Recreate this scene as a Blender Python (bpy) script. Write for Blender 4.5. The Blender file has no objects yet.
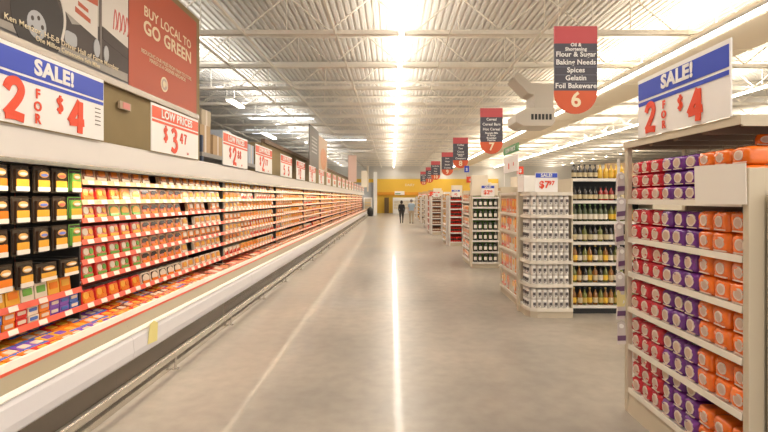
import bpy, math, random
from mathutils import Vector, Matrix
random.seed(7)
R = math.radians
sc = bpy.context.scene
col = sc.collection

# ---------------------------------------------------------------- camera
cam_d = bpy.data.cameras.new('camera')
cam = bpy.data.objects.new('camera', cam_d); col.objects.link(cam)
cam.location = (0, 0, 1.7); cam.rotation_euler = (R(90), 0, 0)
cam_d.sensor_width = 36; cam_d.lens = 36*480/768
cam_d.shift_x = -8/768; cam_d.shift_y = -18/768
cam_d.clip_start = .05; cam_d.clip_end = 300
sc.camera = cam
# ---------------------------------------------------------------- world, view, big lights
w = bpy.data.worlds.new('world'); sc.world = w; w.use_nodes = True
bg = w.node_tree.nodes['Background']
bg.inputs[0].default_value = (1, .945, .90, 1); bg.inputs[1].default_value = .95
sc.view_settings.view_transform = 'Standard'; sc.view_settings.look = 'None'
sc.view_settings.gamma = 1; sc.view_settings.use_curve_mapping = False
sc.view_settings.exposure = 0.55

def area(name, loc, rot, sx, sy, power, color):
    l = bpy.data.lights.new(name, 'AREA'); l.shape = 'RECTANGLE'; l.size = sx; l.size_y = sy
    l.energy = power; l.color = color
    o = bpy.data.objects.new(name, l); col.objects.link(o); o.location = loc; o.rotation_euler = rot
    return o
# light of the fluorescent rows, thrown down
WARM = (1, .9, .78)
for x_, p_ in ((.2, 400), (5.95, 480), (11.2, 500)):
    area('row_light', (x_, 24, 4.68 if x_ == 5.95 else 4.98), (0, 0, 0), .3, 60, p_, WARM)
# added uplights brighten the roof deck, some with no lamp row below
for x_, p_, c_ in ((.2, 700, (1, .92, .80)), (6.6, 1300, (1, .90, .76)), (11.2, 1400, (1, .90, .74)), (-5.4, 650, (1, .97, .93)), (18, 1400, (1, .90, .76))):
    area('deck_fill_light', (x_, 24, 5.16), (math.pi, 0, 0), .12, 60, p_, c_)
# the refrigerated case's lamps under its canopy, thrown down and back on the shelves
for k in range(3):
    L = (12, 16, 20)[k]; y0 = (0.7, 12.7, 28.7)[k]
    o = area('case_lamp_light', (-2.635, y0+L/2, 1.95), (0, R(-8), 0), .06, L, L*2.4, (1, .88, .74)); o.data.spread = R(125)

# ---------------------------------------------------------------- materials
MATS = {}
def mat(name, c, rough=.5, metal=0, emit=0, bump=0, bscale=40, coat=0, alpha=1, var=0, trans=0):
    if name in MATS: return MATS[name]
    m = bpy.data.materials.new(name); m.use_nodes = True
    nt = m.node_tree; b = nt.nodes['Principled BSDF']
    b.inputs['Base Color'].default_value = (*c, 1)
    b.inputs['Roughness'].default_value = rough; b.inputs['Metallic'].default_value = metal
    b.inputs['Coat Weight'].default_value = coat
    b.inputs['Alpha'].default_value = alpha
    b.inputs['Transmission Weight'].default_value = trans
    if emit:
        b.inputs['Emission Color'].default_value = (*c, 1); b.inputs['Emission Strength'].default_value = emit
    if bump or var:
        tc = nt.nodes.new('ShaderNodeTexCoord'); n = nt.nodes.new('ShaderNodeTexNoise'); n.inputs['Scale'].default_value = bscale
        nt.links.new(tc.outputs['Object'], n.inputs['Vector'])
        if bump:
            bp = nt.nodes.new('ShaderNodeBump'); bp.inputs['Strength'].default_value = bump; bp.inputs['Distance'].default_value = .01
            nt.links.new(n.outputs['Fac'], bp.inputs['Height']); nt.links.new(bp.outputs['Normal'], b.inputs['Normal'])
        if var:
            mx = nt.nodes.new('ShaderNodeMix'); mx.data_type = 'RGBA'
            mx.inputs[6].default_value = (*[x*(1-var) for x in c], 1); mx.inputs[7].default_value = (*[min(1, x*(1+var)) for x in c], 1)
            nt.links.new(n.outputs['Fac'], mx.inputs[0]); nt.links.new(mx.outputs[2], b.inputs['Base Color'])
    MATS[name] = m
    return m
M = {}
def dm(k, *a, **kw): M[k] = mat(k, *a, **kw)
dm('canopy', (.74, .69, .65), .4)
dm('bumper', (.74, .71, .73), .35)
dm('bumper_cap', (.85, .80, .72), .35)
dm('strip_metal', (.34, .285, .20), .3, .6)
dm('kick', (.36, .31, .26), .25, .6)
dm('steel', (.62, .58, .52), .22, .9)
dm('case_black', (.02, .018, .016), .5)
dm('case_red', (.30, .05, .03), .6)
dm('case_tan', (.50, .30, .17), .6)
dm('lip_red', (.75, .10, .05), .4)
dm('lip_salmon', (.75, .25, .14), .4)
dm('lip_tan', (.70, .40, .22), .4)
dm('tag_white', (.78, .68, .58), .5)
dm('white', (.85, .83, .8), .5)
dm('sign_white', (.88, .85, .82), .4)
dm('sign_blue', (.03, .07, .52), .4)
dm('sign_red', (.80, .07, .02), .4)
dm('sign_orange', (.80, .10, .035), .4)
dm('sign_green', (.07, .30, .09), .4)
dm('olive', (.32, .24, .12), .8, var=.08, bscale=3)
dm('banner_red', (.52, .10, .045), .5)
dm('banner_dark', (.06, .055, .06), .45)
dm('cream_text', (.85, .72, .50), .5)
dm('deck', (.66, .63, .58), .6)
dm('truss', (.76, .71, .62), .5)
dm('duct', (.84, .75, .60), .5)
dm('gond', (.60, .52, .39), .5)
dm('gond_shelf', (.74, .68, .58), .45)
dm('gond_back', (.16, .11, .08), .7)
dm('gond_white', (.78, .74, .68), .5)
dm('black', (.015, .015, .015), .5)
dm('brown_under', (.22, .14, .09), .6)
dm('yellow_wall', (.80, .50, .06), .7, var=.06, bscale=1)
dm('orange_wall', (.72, .30, .02), .7)
dm('upper_wall', (.62, .60, .56), .8)
dm('grey_blue', (.42, .44, .47), .7)
dm('card', (.55, .38, .22), .8, bump=.1)
dm('lamp', (1, .95, .85), .5, emit=8)
dm('lamp_body', (.8, .78, .74), .4)
dm('sky_panel', (.85, .92, 1), .5, emit=1.6)
dm('joint', (.66, .55, .36), .25)

# floor: polished concrete
def floor_mat():
    m = bpy.data.materials.new('polished_concrete'); m.use_nodes = True
    nt = m.node_tree; N = nt.nodes; L = nt.links; b = N['Principled BSDF']
    tc = N.new('ShaderNodeTexCoord')
    n1 = N.new('ShaderNodeTexNoise'); n1.inputs['Scale'].default_value = .55; n1.inputs['Detail'].default_value = 6
    n2 = N.new('ShaderNodeTexNoise'); n2.inputs['Scale'].default_value = 7; n2.inputs['Detail'].default_value = 8
    L.new(tc.outputs['Object'], n1.inputs['Vector']); L.new(tc.outputs['Object'], n2.inputs['Vector'])
    r1 = N.new('ShaderNodeValToRGB'); r1.color_ramp.elements[0].position = .3; r1.color_ramp.elements[1].position = .7
    r1.color_ramp.elements[0].color = (.27, .245, .215, 1); r1.color_ramp.elements[1].color = (.47, .41, .34, 1)
    L.new(n1.outputs['Fac'], r1.inputs['Fac'])
    mx = N.new('ShaderNodeMix'); mx.data_type = 'RGBA'; mx.blend_type = 'MULTIPLY'; mx.inputs[0].default_value = .55
    L.new(r1.outputs['Color'], mx.inputs[6]); rf = N.new('ShaderNodeMapRange'); rf.inputs['From Min'].default_value = .3; rf.inputs['From Max'].default_value = .65; rf.inputs['To Min'].default_value = .72; rf.inputs['To Max'].default_value = 1.0
    L.new(n2.outputs['Fac'], rf.inputs['Value']); L.new(rf.outputs['Result'], mx.inputs[7])
    # control joints every 4.6 m: thin darker lines
    br = N.new('ShaderNodeTexBrick'); br.offset = 0; br.inputs['Scale'].default_value = 1
    br.inputs['Brick Width'].default_value = 400; br.inputs['Row Height'].default_value = 4.6; br.inputs['Mortar Size'].default_value = .008
    br.inputs['Color1'].default_value = (1, 1, 1, 1); br.inputs['Color2'].default_value = (1, 1, 1, 1); br.inputs['Mortar'].default_value = (.82, .79, .75, 1)
    mp = N.new('ShaderNodeMapping'); mp.inputs['Location'].default_value = (-201.0, -3.35, 0)
    L.new(tc.outputs['Object'], mp.inputs['Vector']); L.new(mp.outputs['Vector'], br.inputs['Vector'])
    mx2 = N.new('ShaderNodeMix'); mx2.data_type = 'RGBA'; mx2.blend_type = 'MULTIPLY'; mx2.inputs[0].default_value = 1
    L.new(mx.outputs[2], mx2.inputs[6]); L.new(br.outputs['Color'], mx2.inputs[7])
    L.new(mx2.outputs[2], b.inputs['Base Color'])
    mr = N.new('ShaderNodeMapRange'); mr.inputs['From Min'].default_value = .3; mr.inputs['From Max'].default_value = .7
    mr.inputs['To Min'].default_value = .28; mr.inputs['To Max'].default_value = .42
    L.new(n1.outputs['Fac'], mr.inputs['Value']); L.new(mr.outputs['Result'], b.inputs['Roughness'])
    b.inputs['Coat Weight'].default_value = .2; b.inputs['Coat Roughness'].default_value = .07
    bp = N.new('ShaderNodeBump'); bp.inputs['Strength'].default_value = .012; bp.inputs['Distance'].default_value = .01
    L.new(n2.outputs['Fac'], bp.inputs['Height']); L.new(bp.outputs['Normal'], b.inputs['Normal'])
    return m

# ---------------------------------------------------------------- mesh builder
class MB:
    def __init__(s): s.v = []; s.f = []; s.m = []
    def add(s, vs, fs, mi=0):
        o = len(s.v); s.v += [tuple(v) for v in vs]
        s.f += [tuple(i+o for i in f) for f in fs]; s.m += [mi]*len(fs); return s
    def box(s, x0, x1, y0, y1, z0, z1, mi=0):
        return s.add([(x0,y0,z0),(x1,y0,z0),(x1,y1,z0),(x0,y1,z0),(x0,y0,z1),(x1,y0,z1),(x1,y1,z1),(x0,y1,z1)],
                     [(0,3,2,1),(4,5,6,7),(0,1,5,4),(1,2,6,5),(2,3,7,6),(3,0,4,7)], mi)
    def prism(s, poly, y0, y1, mi=0):              # poly in (x,z), extruded along y (y0 = front)
        n = len(poly)
        vs = [(x, y0, z) for x, z in poly]+[(x, y1, z) for x, z in poly]
        fs = [tuple(range(n)), tuple(range(2*n-1, n-1, -1))]+[(i, i+n, (i+1) % n+n, (i+1) % n) for i in range(n)]
        return s.add(vs, fs, mi)
    def prof(s, pts, y0, y1, mi=0, th=.012):         # open profile strip with thickness
        for a, b in zip(pts, pts[1:]):
            d = Vector((b[0]-a[0], b[1]-a[1])); d.normalize(); n = Vector((-d.y, d.x))*th
            s.prism([a, b, (b[0]+n.x, b[1]+n.y), (a[0]+n.x, a[1]+n.y)], y0, y1, mi)
        return s
    def tube(s, a, b, r, mi=0, n=8, r2=None):
        a = Vector(a); b = Vector(b); d = (b-a); q = d.to_track_quat('Z', 'Y'); r2 = r if r2 is None else r2
        vs = [a+q@Vector((r*math.cos(t*2*math.pi/n), r*math.sin(t*2*math.pi/n), 0)) for t in range(n)]
        vs += [b+q@Vector((r2*math.cos(t*2*math.pi/n), r2*math.sin(t*2*math.pi/n), 0)) for t in range(n)]
        fs = [(i, (i+1) % n, (i+1) % n+n, i+n) for i in range(n)]+[tuple(range(n-1, -1, -1)), tuple(range(n, 2*n))]
        return s.add(vs, fs, mi)
    def lathe(s, pr, n=12, mi=0, cx=0, cy=0):        # pr: (r,z) bottom to top
        vs = [(cx+r*math.cos(t*2*math.pi/n), cy+r*math.sin(t*2*math.pi/n), z) for r, z in pr for t in range(n)]
        fs = [(k*n+i, k*n+(i+1) % n, (k+1)*n+(i+1) % n, (k+1)*n+i) for k in range(len(pr)-1) for i in range(n)]
        fs += [tuple(range(n-1, -1, -1)), tuple(range((len(pr)-1)*n, len(pr)*n))]
        return s.add(vs, fs, mi)
    def merge(s, o, mtx, remap=None):
        return_v = [tuple(mtx@Vector(v)) for v in o.v]; b = len(s.v)
        s.v += return_v; s.f += [tuple(i+b for i in f) for f in o.f]
        s.m += [(remap[m] if remap else m) for m in o.m]; return s
    def build(s, name, mats, parent=None, smooth=False, bevel=0, loc=None, rot=None):
        me = bpy.data.meshes.new(name); me.from_pydata(s.v, [], s.f)
        if not isinstance(mats, (list, tuple)): mats = [mats]
        for m in mats: me.materials.append(m)
        me.polygons.foreach_set('material_index', s.m)
        if smooth: me.polygons.foreach_set('use_smooth', [True]*len(s.f))
        me.update()
        o = bpy.data.objects.new(name, me); col.objects.link(o)
        if parent: o.parent = parent
        if loc: o.location = loc
        if rot: o.rotation_euler = rot
        if bevel:
            md = o.modifiers.new('bevel', 'BEVEL'); md.width = bevel; md.segments = 2; md.limit_method = 'ANGLE'
        return o
def rrect(w, h, r, n=4, cx=0, cz=0):
    p = []
    for sx, sz, a0 in ((1,-1,-90),(1,1,0),(-1,1,90),(-1,-1,180)):
        for k in range(n+1):
            a = R(a0+90*k/n); p.append((cx+sx*(w/2-r)+r*math.cos(a), cz+sz*(h/2-r)+r*math.sin(a)))
    return p
def disc(rx, rz, n=14, cx=0, cz=0): return [(cx+rx*math.cos(2*math.pi*k/n), cz+rz*math.sin(2*math.pi*k/n)) for k in range(n)]
def tag(o, label, cat, group=None):
    o['label'] = label; o['category'] = cat
    if group: o['group'] = group
    return o
def struct(o): o['kind'] = 'structure'; return o
def empty(name, loc=(0,0,0), rz=0):
    o = bpy.data.objects.new(name, None); col.objects.link(o); o.location = loc; o.rotation_euler = (0,0,rz); return o
def kids(o): return CH.get(o.name, [])
CH = {}
def reg(root, *ch):
    CH.setdefault(root.name, []).extend(ch); return root
def copy_tree(o, loc, rot=None, parts=True):
    c = o.copy(); col.objects.link(c); c.location = loc
    if rot is not None: c.rotation_euler = rot
    if parts:
        for h in CH.get(o.name, []):
            d = h.copy(); col.objects.link(d); d.parent = c
            for g in CH.get(h.name, []):
                e = g.copy(); col.objects.link(e); e.parent = d
    return c
def purge(o):
    for h in CH.pop(o.name, []):
        for g in CH.pop(h.name, []): bpy.data.objects.remove(g)
        bpy.data.objects.remove(h)
    bpy.data.objects.remove(o)
ORD = ['first','second','third','fourth','fifth','sixth','seventh','eighth','ninth','tenth','eleventh','twelfth','thirteenth','fourteenth','fifteenth','sixteenth','seventeenth','eighteenth','nineteenth']
TENS = {2:('twentieth','twenty'),3:('thirtieth','thirty'),4:('fortieth','forty'),5:('fiftieth','fifty'),6:('sixtieth','sixty')}
def ordn(n):
    if n < 20: return ORD[n-1]
    t, u = divmod(n, 10)
    return TENS[t][0] if u == 0 else TENS[t][1]+'-'+ORD[u-1]
def text(s, size, m, x, z, y, parent, name='lettering', bold=0, sx=1, align='CENTER', shear=0, serif=False, rot=0):
    """flat lettering facing -Y in the parent's frame, baseline-left/centre at (x, z)"""
    cu = bpy.data.curves.new(name, 'FONT'); cu.body = s; cu.size = size; cu.align_x = align; cu.offset = bold; cu.shear = shear
    cu.extrude = .0012; cu.resolution_u = 3; cu.space_line = .9; cu.space_character = 1+bold*6/max(size, .01)*.25
    t = bpy.data.objects.new('tmp', cu); col.objects.link(t)
    me = bpy.data.meshes.new_from_object(t); bpy.data.objects.remove(t)
    me.materials.clear(); me.materials.append(m)
    o = bpy.data.objects.new(name, me); col.objects.link(o); o.parent = parent
    o.location = (x, y, z); o.rotation_euler = (R(90), rot, 0); o.scale = (sx, 1, 1)
    return o
def shape(polys, name, m, parent, y0, y1):
    b = MB()
    for p in polys: b.prism(p, y0, y1)
    return b.build(name, m, parent)
def stroke(pts, wd, y0, y1, b):                        # brush strokes as thick polylines, widths per point
    n = len(pts); L = []; Rr = []
    for i, p in enumerate(pts):
        a = Vector(pts[max(0, i-1)]); c = Vector(pts[min(n-1, i+1)]); d = (c-a).normalized(); q = Vector((-d.y, d.x))
        ww = wd[i] if isinstance(wd, (list, tuple)) else wd
        L.append((p[0]+q.x*ww/2, p[1]+q.y*ww/2)); Rr.append((p[0]-q.x*ww/2, p[1]-q.y*ww/2))
    for i in range(n-1):
        b.prism([Rr[i], Rr[i+1], L[i+1], L[i]], y0, y1)
def smooth_pts(p, k=5):
    out = []
    for i in range(len(p)-1):
        p0 = Vector(p[max(i-1, 0)]); p1 = Vector(p[i]); p2 = Vector(p[i+1]); p3 = Vector(p[min(i+2, len(p)-1)])
        for j in range(k):
            t = j/k
            v = .5*((2*p1)+(p2-p0)*t+(2*p0-5*p1+4*p2-p3)*t*t+(3*p1-p0-3*p2+p3)*t**3)
            out.append((v.x, v.y))
    out.append(tuple(p[-1])); return out
# brush numerals in a unit box (0..0.62 wide, 0..1 high)
GL = {
 '2': [smooth_pts([(.05,.72),(.16,.92),(.38,.97),(.52,.80),(.44,.56),(.22,.28),(.04,.08)])+[], [(.02,.07),(.30,.09),(.60,.05)]],
 '4': [[(.44,.97),(.22,.60),(.03,.30)], [(.03,.31),(.35,.33),(.62,.36)], [(.46,.97),(.46,.5),(.44,.02)]],
 '3': [smooth_pts([(.06,.86),(.26,.97),(.48,.84),(.40,.62),(.22,.54)]), smooth_pts([(.22,.54),(.46,.48),(.54,.24),(.34,.04),(.04,.12)])],
 '5': [[(.54,.93),(.14,.92)], smooth_pts([(.14,.92),(.10,.58),(.36,.60),(.54,.40),(.46,.12),(.22,.03),(.03,.12)])],
 '7': [[(.04,.90),(.56,.92)], smooth_pts([(.56,.92),(.36,.50),(.24,.03)])],
 '$': [smooth_pts([(.50,.74),(.32,.84),(.12,.72),(.20,.56),(.40,.46),(.48,.28),(.30,.14),(.08,.24)]), [(.31,1.0),(.29,-.02)]],
 '8': [smooth_pts([(.30,.54),(.10,.72),(.28,.95),(.48,.76),(.30,.54),(.06,.28),(.28,.03),(.54,.26),(.30,.54)])],
}
def brush(ch, x, z, h, m, parent, wd=.17, y=-.012, sx=1.0):
    b = MB()
    for i_, s in enumerate(GL[ch]): stroke([(x+px*h*sx, z+pz*h) for px, pz in s], wd*h, y-i_*.0012, y+.004, b)
    return b.build('price_numeral' if ch != '$' else 'dollar_sign', m, parent)

# ================================================================= STRUCTURE
def slab(name, x0, x1, y0, y1, z0, z1, m, **k): return struct(MB().box(x0,x1,y0,y1,z0,z1).build(name, m, **k))
slab('floor', -30, 34, -6, 56, -.2, 0, floor_mat())
# sealed joint in the slab
# corrugated roof deck, flutes along the aisle
b = MB(); X = -30.0; P = .154; zd = 6.0; prof_ = []
while X < 34:
    prof_ += [(X, zd), (X+.075, zd), (X+.09, zd+.05), (X+.139, zd+.05)]; X += P
n = len(prof_)
b.add([(x, -6, z) for x, z in prof_]+[(x, 56, z) for x, z in prof_], [(i, i+1, i+1+n, i+n) for i in range(n-1)])
struct(b.build('ceiling', M['deck']))
struct(MB().box(-30, 34, -6, 56, 6.08, 6.2).build('ceiling_slab', M['deck']))
# open-web joists across the aisle
tb = MB()
zb, zt = 5.2, 5.97
tb.box(-30, 34, -.07, -.01, zt-.06, zt); tb.box(-30, 34, .01, .07, zt-.06, zt)
tb.box(-30, 34, -.07, .07, zb-.09, zb)
x = -30.0
while x < 34:
    tb.tube((x, 0, zb), (x+.9, 0, zt-.03), .018, n=5); tb.tube((x+.9, 0, zt-.03), (x+1.8, 0, zb), .018, n=5)
    tb.tube((x+.9, 0, zb), (x+.9, 0, zt-.03), .014, n=5)
    x += 1.8
j0 = None
for k in range(-6, 17):
    y = 10.05+2.53*k
    if j0 is None: j0 = struct(tb.build('ceiling_beam', M['truss'], loc=(0, y, 0)))
    else:
        o = j0.copy(); col.objects.link(o); o.location = (random.uniform(-.4, .4), y, 0)
# bridging / sprinkler pipes along the aisle
for px, r, nm in ((-4.2,.03,'fourth'),(-3.08,.03,'third'),(-1.17,.022,'second'),(1.2,.022,'x'),(3.1,.035,'y'),(-8,.03,'z')):
    where = {-4.2:'left of the red and truck photo banner edge',-3.08:'above the long refrigerated case',-1.17:'just left of the central lamp row',1.2:'just right of the central lamp row',3.1:'above the aisle end displays',-8:'far left beyond the stock boxes'}[px]
    tag(MB().tube((px, -6, 5.12), (px, 55, 5.12), r, n=8).build('ceiling_pipe', M['truss'])
        , 'cream pipe running along the roof, '+where, 'pipe')
# walls
far = slab('wall_far', -30, 34, 54.3, 54.6, 0, 6.1, M['upper_wall'])
slab('wall_right', 33.7, 34, 2, 54.3, 0, 6.1, M['duct'])
slab('wall_left', -30, -29.7, 2, 54.3, 0, 6.1, M['upper_wall'])
slab('partition_left_near', -3.9, -3.57, -6, 8.9, 0, 5.0, M['olive'])
slab('partition_left_far', -4.1, -3.62, 13.4, 45, 0, 3.25, M['olive'])
slab('trim_2', -3.66, -3.55, 13.4, 45, 3.25, 3.36, M['brown_under'])
slab('partition_end', -4.0, -1.55, 46.6, 46.9, 0, 3.2, M['grey_blue'])
slab('column_1', -1.78, -1.45, 46.2, 46.55, 0, 4.2, M['white'])
slab('column_2', -2.35, -2.2, 44.9, 45.05, 2.3, 4.7, M['duct'])
# coloured far wall
slab('trim_3', -8, 12, 54.15, 54.3, 0, 3.85, M['yellow_wall'])
slab('trim_4', -3, 12, 54.0, 54.15, 2.0, 2.35, M['orange_wall'])
slab('door_1', -1.9, -.75, 54.05, 54.13, 0, 1.85, M['yellow_wall'])

# ================================================================= LIGHT ROWS AND DUCTS
def lamp_row(x, z, y0, y1, label, gap=.04, L=2.44):
    root = empty('strip_lamp_row', (x, y0, z)); tag(root, label, 'strip lamp')
    b = MB(); y = 0
    while y+L < y1-y0+.1:
        b.box(-.035, .035, y+gap, y+L-gap, -.05, 0); y += L
    b.build('lamp_tube', M['lamp'], root)
    MB().box(-.06, .06, 0, y, .01, .07).build('lamp_housing', M['lamp_body'], root)
    h = MB(); yy = 1.0
    while yy < y: h.tube((0, yy, .06), (0, yy, 5.98-z), .006, n=5); yy += 4.88
    h.build('hanger', M['truss'], root)
lamp_row(.2, 5.06, -6, 54, 'long bright fluorescent strip row hung down the centre of the main aisle', gap=.0)
lamp_row(5.95, 4.75, -6, 54, 'long fluorescent strip row beside the cream duct above the right shelves', gap=0)
lamp_row(11.2, 5.06, -6, 54, 'long fluorescent strip row farther right beyond the cream duct')
for (x, y, s) in ((-5.45, 16.1, 'the left partition, nearer of the two'), (-6.5, 24.2, 'the left side, farther of the two'), (-7.6, 33, 'the far left roof, rear')):
    r = empty('strip_lamp', (x, y, 5.0)); tag(r, 'single bright strip lamp hanging over '+s, 'strip lamp')
    MB().box(-.10, .10, 0, 1.3 if y < 20 else 2.4, -.04, 0).build('lamp_tube', M['lamp'], r)
    MB().box(-.14, .14, 0, 1.3 if y < 20 else 2.4, .01, .07).build('lamp_housing', M['lamp_body'], r)
    MB().tube((0, .5, .05), (0, .5, .97), .008, n=5).build('hanger', M['truss'], r)
# skylights in the deck
for i, (x, y) in enumerate(((-7.6, 24.6), (-9.2, 30.3), (-5.3, 34.0))):
    slab('window_%d' % (i+1), x, x+3.4, y, y+1.3, 5.93, 5.99, M['sky_panel'])
# rectangular duct over the right
r = empty('air_duct', (0, 0, 0)); tag(r, 'wide cream rectangular air duct running along the right ceiling', 'duct')
MB().box(6.25, 7.5, -5.9, 54, 4.80, 5.08).build('duct_body', M['duct'], r, bevel=.01)
b = MB()
for y in range(-5, 54, 3): b.box(6.235, 7.515, y, y+.04, 4.785, 5.095)
b.build('duct_seam', M['duct'], r)
# diffuser unit
r = empty('air_handler', (3.58, 12, 3.5)); tag(r, 'cream ceiling air unit with louvred grille hanging near the aisle 7 sign', 'air unit')
MB().prism([(-.30,0),(.42,0),(.50,.10),(.50,.46),(-.20,.46),(-.48,.30),(-.48,.10)], 0, .9).build('diffuser_box', mat('unit', (.52,.47,.40), .5), r, bevel=.02)
g = MB()
for k in range(6): g.box(-.10+k*.09, -.04+k*.09, -.006, .01, .16, .30)
g.build('grille', M['black'], r)
MB().prism([(0,.46),(.5,.46),(.5,1.1),(-.05,1.1),(-.38,1.38),(-.52,1.24),(-.15,.85),(0,.8)], .1, .8).build('duct_elbow', mat('unit', (.52,.47,.40), .5), r, bevel=.02)
MB().box(.5, 1.5, .1, .8, .78, 1.1).build('duct_run', M['duct'], r, bevel=.02)
MB().tube((-.42, .4, 1.3), (-.42, .4, 2.5), .012, n=5).build('hanger', M['truss'], r)

# ================================================================= REFRIGERATED CASE
SZ = [1.82, 1.64, 1.475, 1.28, 1.10, .93, .70]      # shelf heights, top to bottom (bottom of the lip)
NTH = ['top', 'second', 'third', 'fourth', 'fifth', 'sixth', 'lowest']
XL = -2.75
YS = [.67, 4.27, 7.87, 11.47, 15.07, 18.67, 22.27, 25.87, 29.47, 33.07, 36.67, 40.27, 43.87]
def case(y0, y1, i):
    r = empty('refrigerated_case', (0, 0, 0))
    desc = ['with hanging cheese packs, nearest the camera', 'with bright red lunch meat shelves, second in line'][i] if i < 2 else 'of packed meats, %s module in line from the near end' % ordn(i+1)
    tag(r, 'open refrigerated wall case '+desc, 'refrigerated case', 'refrigerated wall cases')
    e = .0004
    a, c = y0+e, y1-e
    MB().prof([(-2.45, 0), (-2.45, .26)], a, c, th=.02).box(-3.5, -2.47, a, c, 0, .04).build('kick_plate', M['kick'], r)
    b = MB(); b.prism([(-2.47,.25),(-2.33,.245),(-2.30,.27),(-2.292,.33),(-2.302,.44),(-2.33,.48),(-2.47,.48)], a, c); b.build('bumper', M['bumper'], r, bevel=.004)
    MB().prism([(-2.40,.48),(-2.315,.475),(-2.30,.49),(-2.31,.51),(-2.34,.515),(-2.40,.51)], a, c).build('bumper_cap', M['bumper_cap'], r)
    MB().prism([(-2.40,.515),(-2.335,.515),(-2.375,.605),(-2.40,.605)], a, c).build('steel_strip', M['strip_metal'], r)
    MB().prism([(-2.42,.605),(-2.372,.605),(-2.374,.625),(-2.42,.625)], a, c).prism([(-2.42,.625),(-2.376,.625),(-2.392,.665),(-2.42,.665)], a, c, 1).build('price_rail', [M['lip_red'], M['tag_white']], r)
    MB().box(-3.4, -2.42, a, c, .50, .56).box(-2.44, -2.42, a, c, .5, .64).build('well', M['gond_white'], r)
    bk = M['case_black'] if i == 0 else M['case_red'] if i == 1 else M['case_tan']
    MB().box(-3.45, -3.36, a, c, .1, 2.2).build('back_panel', bk, r)
    MB().prism([(-3.45,2.0),(-2.66,2.0),(-2.615,1.999),(-2.612,1.979),(-2.60,1.98),(-2.598,2.0),(-2.61,2.19),(-2.63,2.21),(-3.45,2.21)], a, c).build('canopy', M['canopy'], r)
    MB().box(-2.645, -2.622, a, c, 1.987, 1.998).build('lamp_tube', mat('case_tube', (1, .85, .6), .5, emit=13), r)
    MB().box(-2.76, -2.68, a, c, 1.955, 1.999).build('lamp_channel', M['black'], r)
    for k, z in enumerate(SZ):
        if i == 0 and k < 5: continue
        if i == 0 and k == 5: z = .87
        sh = MB().box(-3.35, XL-.012, a, c, z+.012, z+.027).build('shelf', M['gond_white'] if i else M['case_black'], r)
        lm = 'lip_red' if (i == 0 or (i == 1 and k >= 1)) else 'lip_salmon'
        if k < 2 and i >= 1: lm = 'lip_tan'
        if i > 1 and k > 1: lm = 'lip_salmon'
        MB().prism([(XL-.014,z),(XL,z),(XL-.012,z+.045),(XL-.02,z+.045)], a, c).build('price_strip', M[lm], sh)
        if i < 2:
            y = a+.12
            while y < c-.1:
                MB().prism([(XL+.001,z+.004),(XL+.004,z+.004),(XL-.008,z+.042),(XL-.011,z+.042)], y-.045, y+.045).build('price_tag', M['tag_white'], sh)
                y += .205 if i else .3
        else:
            t = MB(); y = a+.12
            while y < c-.1: t.prism([(XL+.001,z+.004),(XL+.004,z+.004),(XL-.008,z+.042),(XL-.011,z+.042)], y-.045, y+.04); y += .23
            t.build('price_tags', M['tag_white'], sh)['kind'] = 'stuff'
    if i: MB().box(-3.34, -2.775, y0-.012, y0+.012, .56, 1.98).build('divider', M['case_black'], r)
    return r
CASE0 = [case(y, y+3.6 if i < 12 else 44.9, i) for i, y in enumerate(YS)][0]
# near divider of the cheese section
# guard rail on the floor
r = empty('guard_rail', (0, 0, 0)); tag(r, 'low stainless steel guard rail along the foot of the refrigerated cases', 'guard rail')
MB().prism(rrect(.035, .06, .012, 3, -2.15, .155), .5, 45).build('rail_bar', M['steel'], r, smooth=False)
y = 3.12; pb = None
while y < 45:
    if pb is None: pb = MB().tube((-2.15, 0, 0), (-2.15, 0, .13), .012, n=8).tube((-2.15, 0, 0), (-2.15, 0, .008), .035, n=12).build('rail_post', M['steel'], r, loc=(0, y, 0))
    else: o = pb.copy(); col.objects.link(o); o.location = (0, y, 0); o.parent = r
    y += 1.65
slab('rail_reflection_strip', -2.24, -2.19, .5, 45, 0, .05, M['steel'])  # added strip imitating the reflection and shadow lines below the rail
# yellow tag hung on the bumper
r = tag(MB().prism([(-.07,-.14),(.06,-.13),(.06,.04),(.0,.07),(-.05,.04)], 0, .003).build('hang_tag', mat('tag_yellow', (.80,.70,.28), .5), loc=(-2.275, 4.58, .46), rot=(0, R(4), R(78))), 'yellow cardboard tag hooked on the case bumper edge', 'tag')

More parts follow.
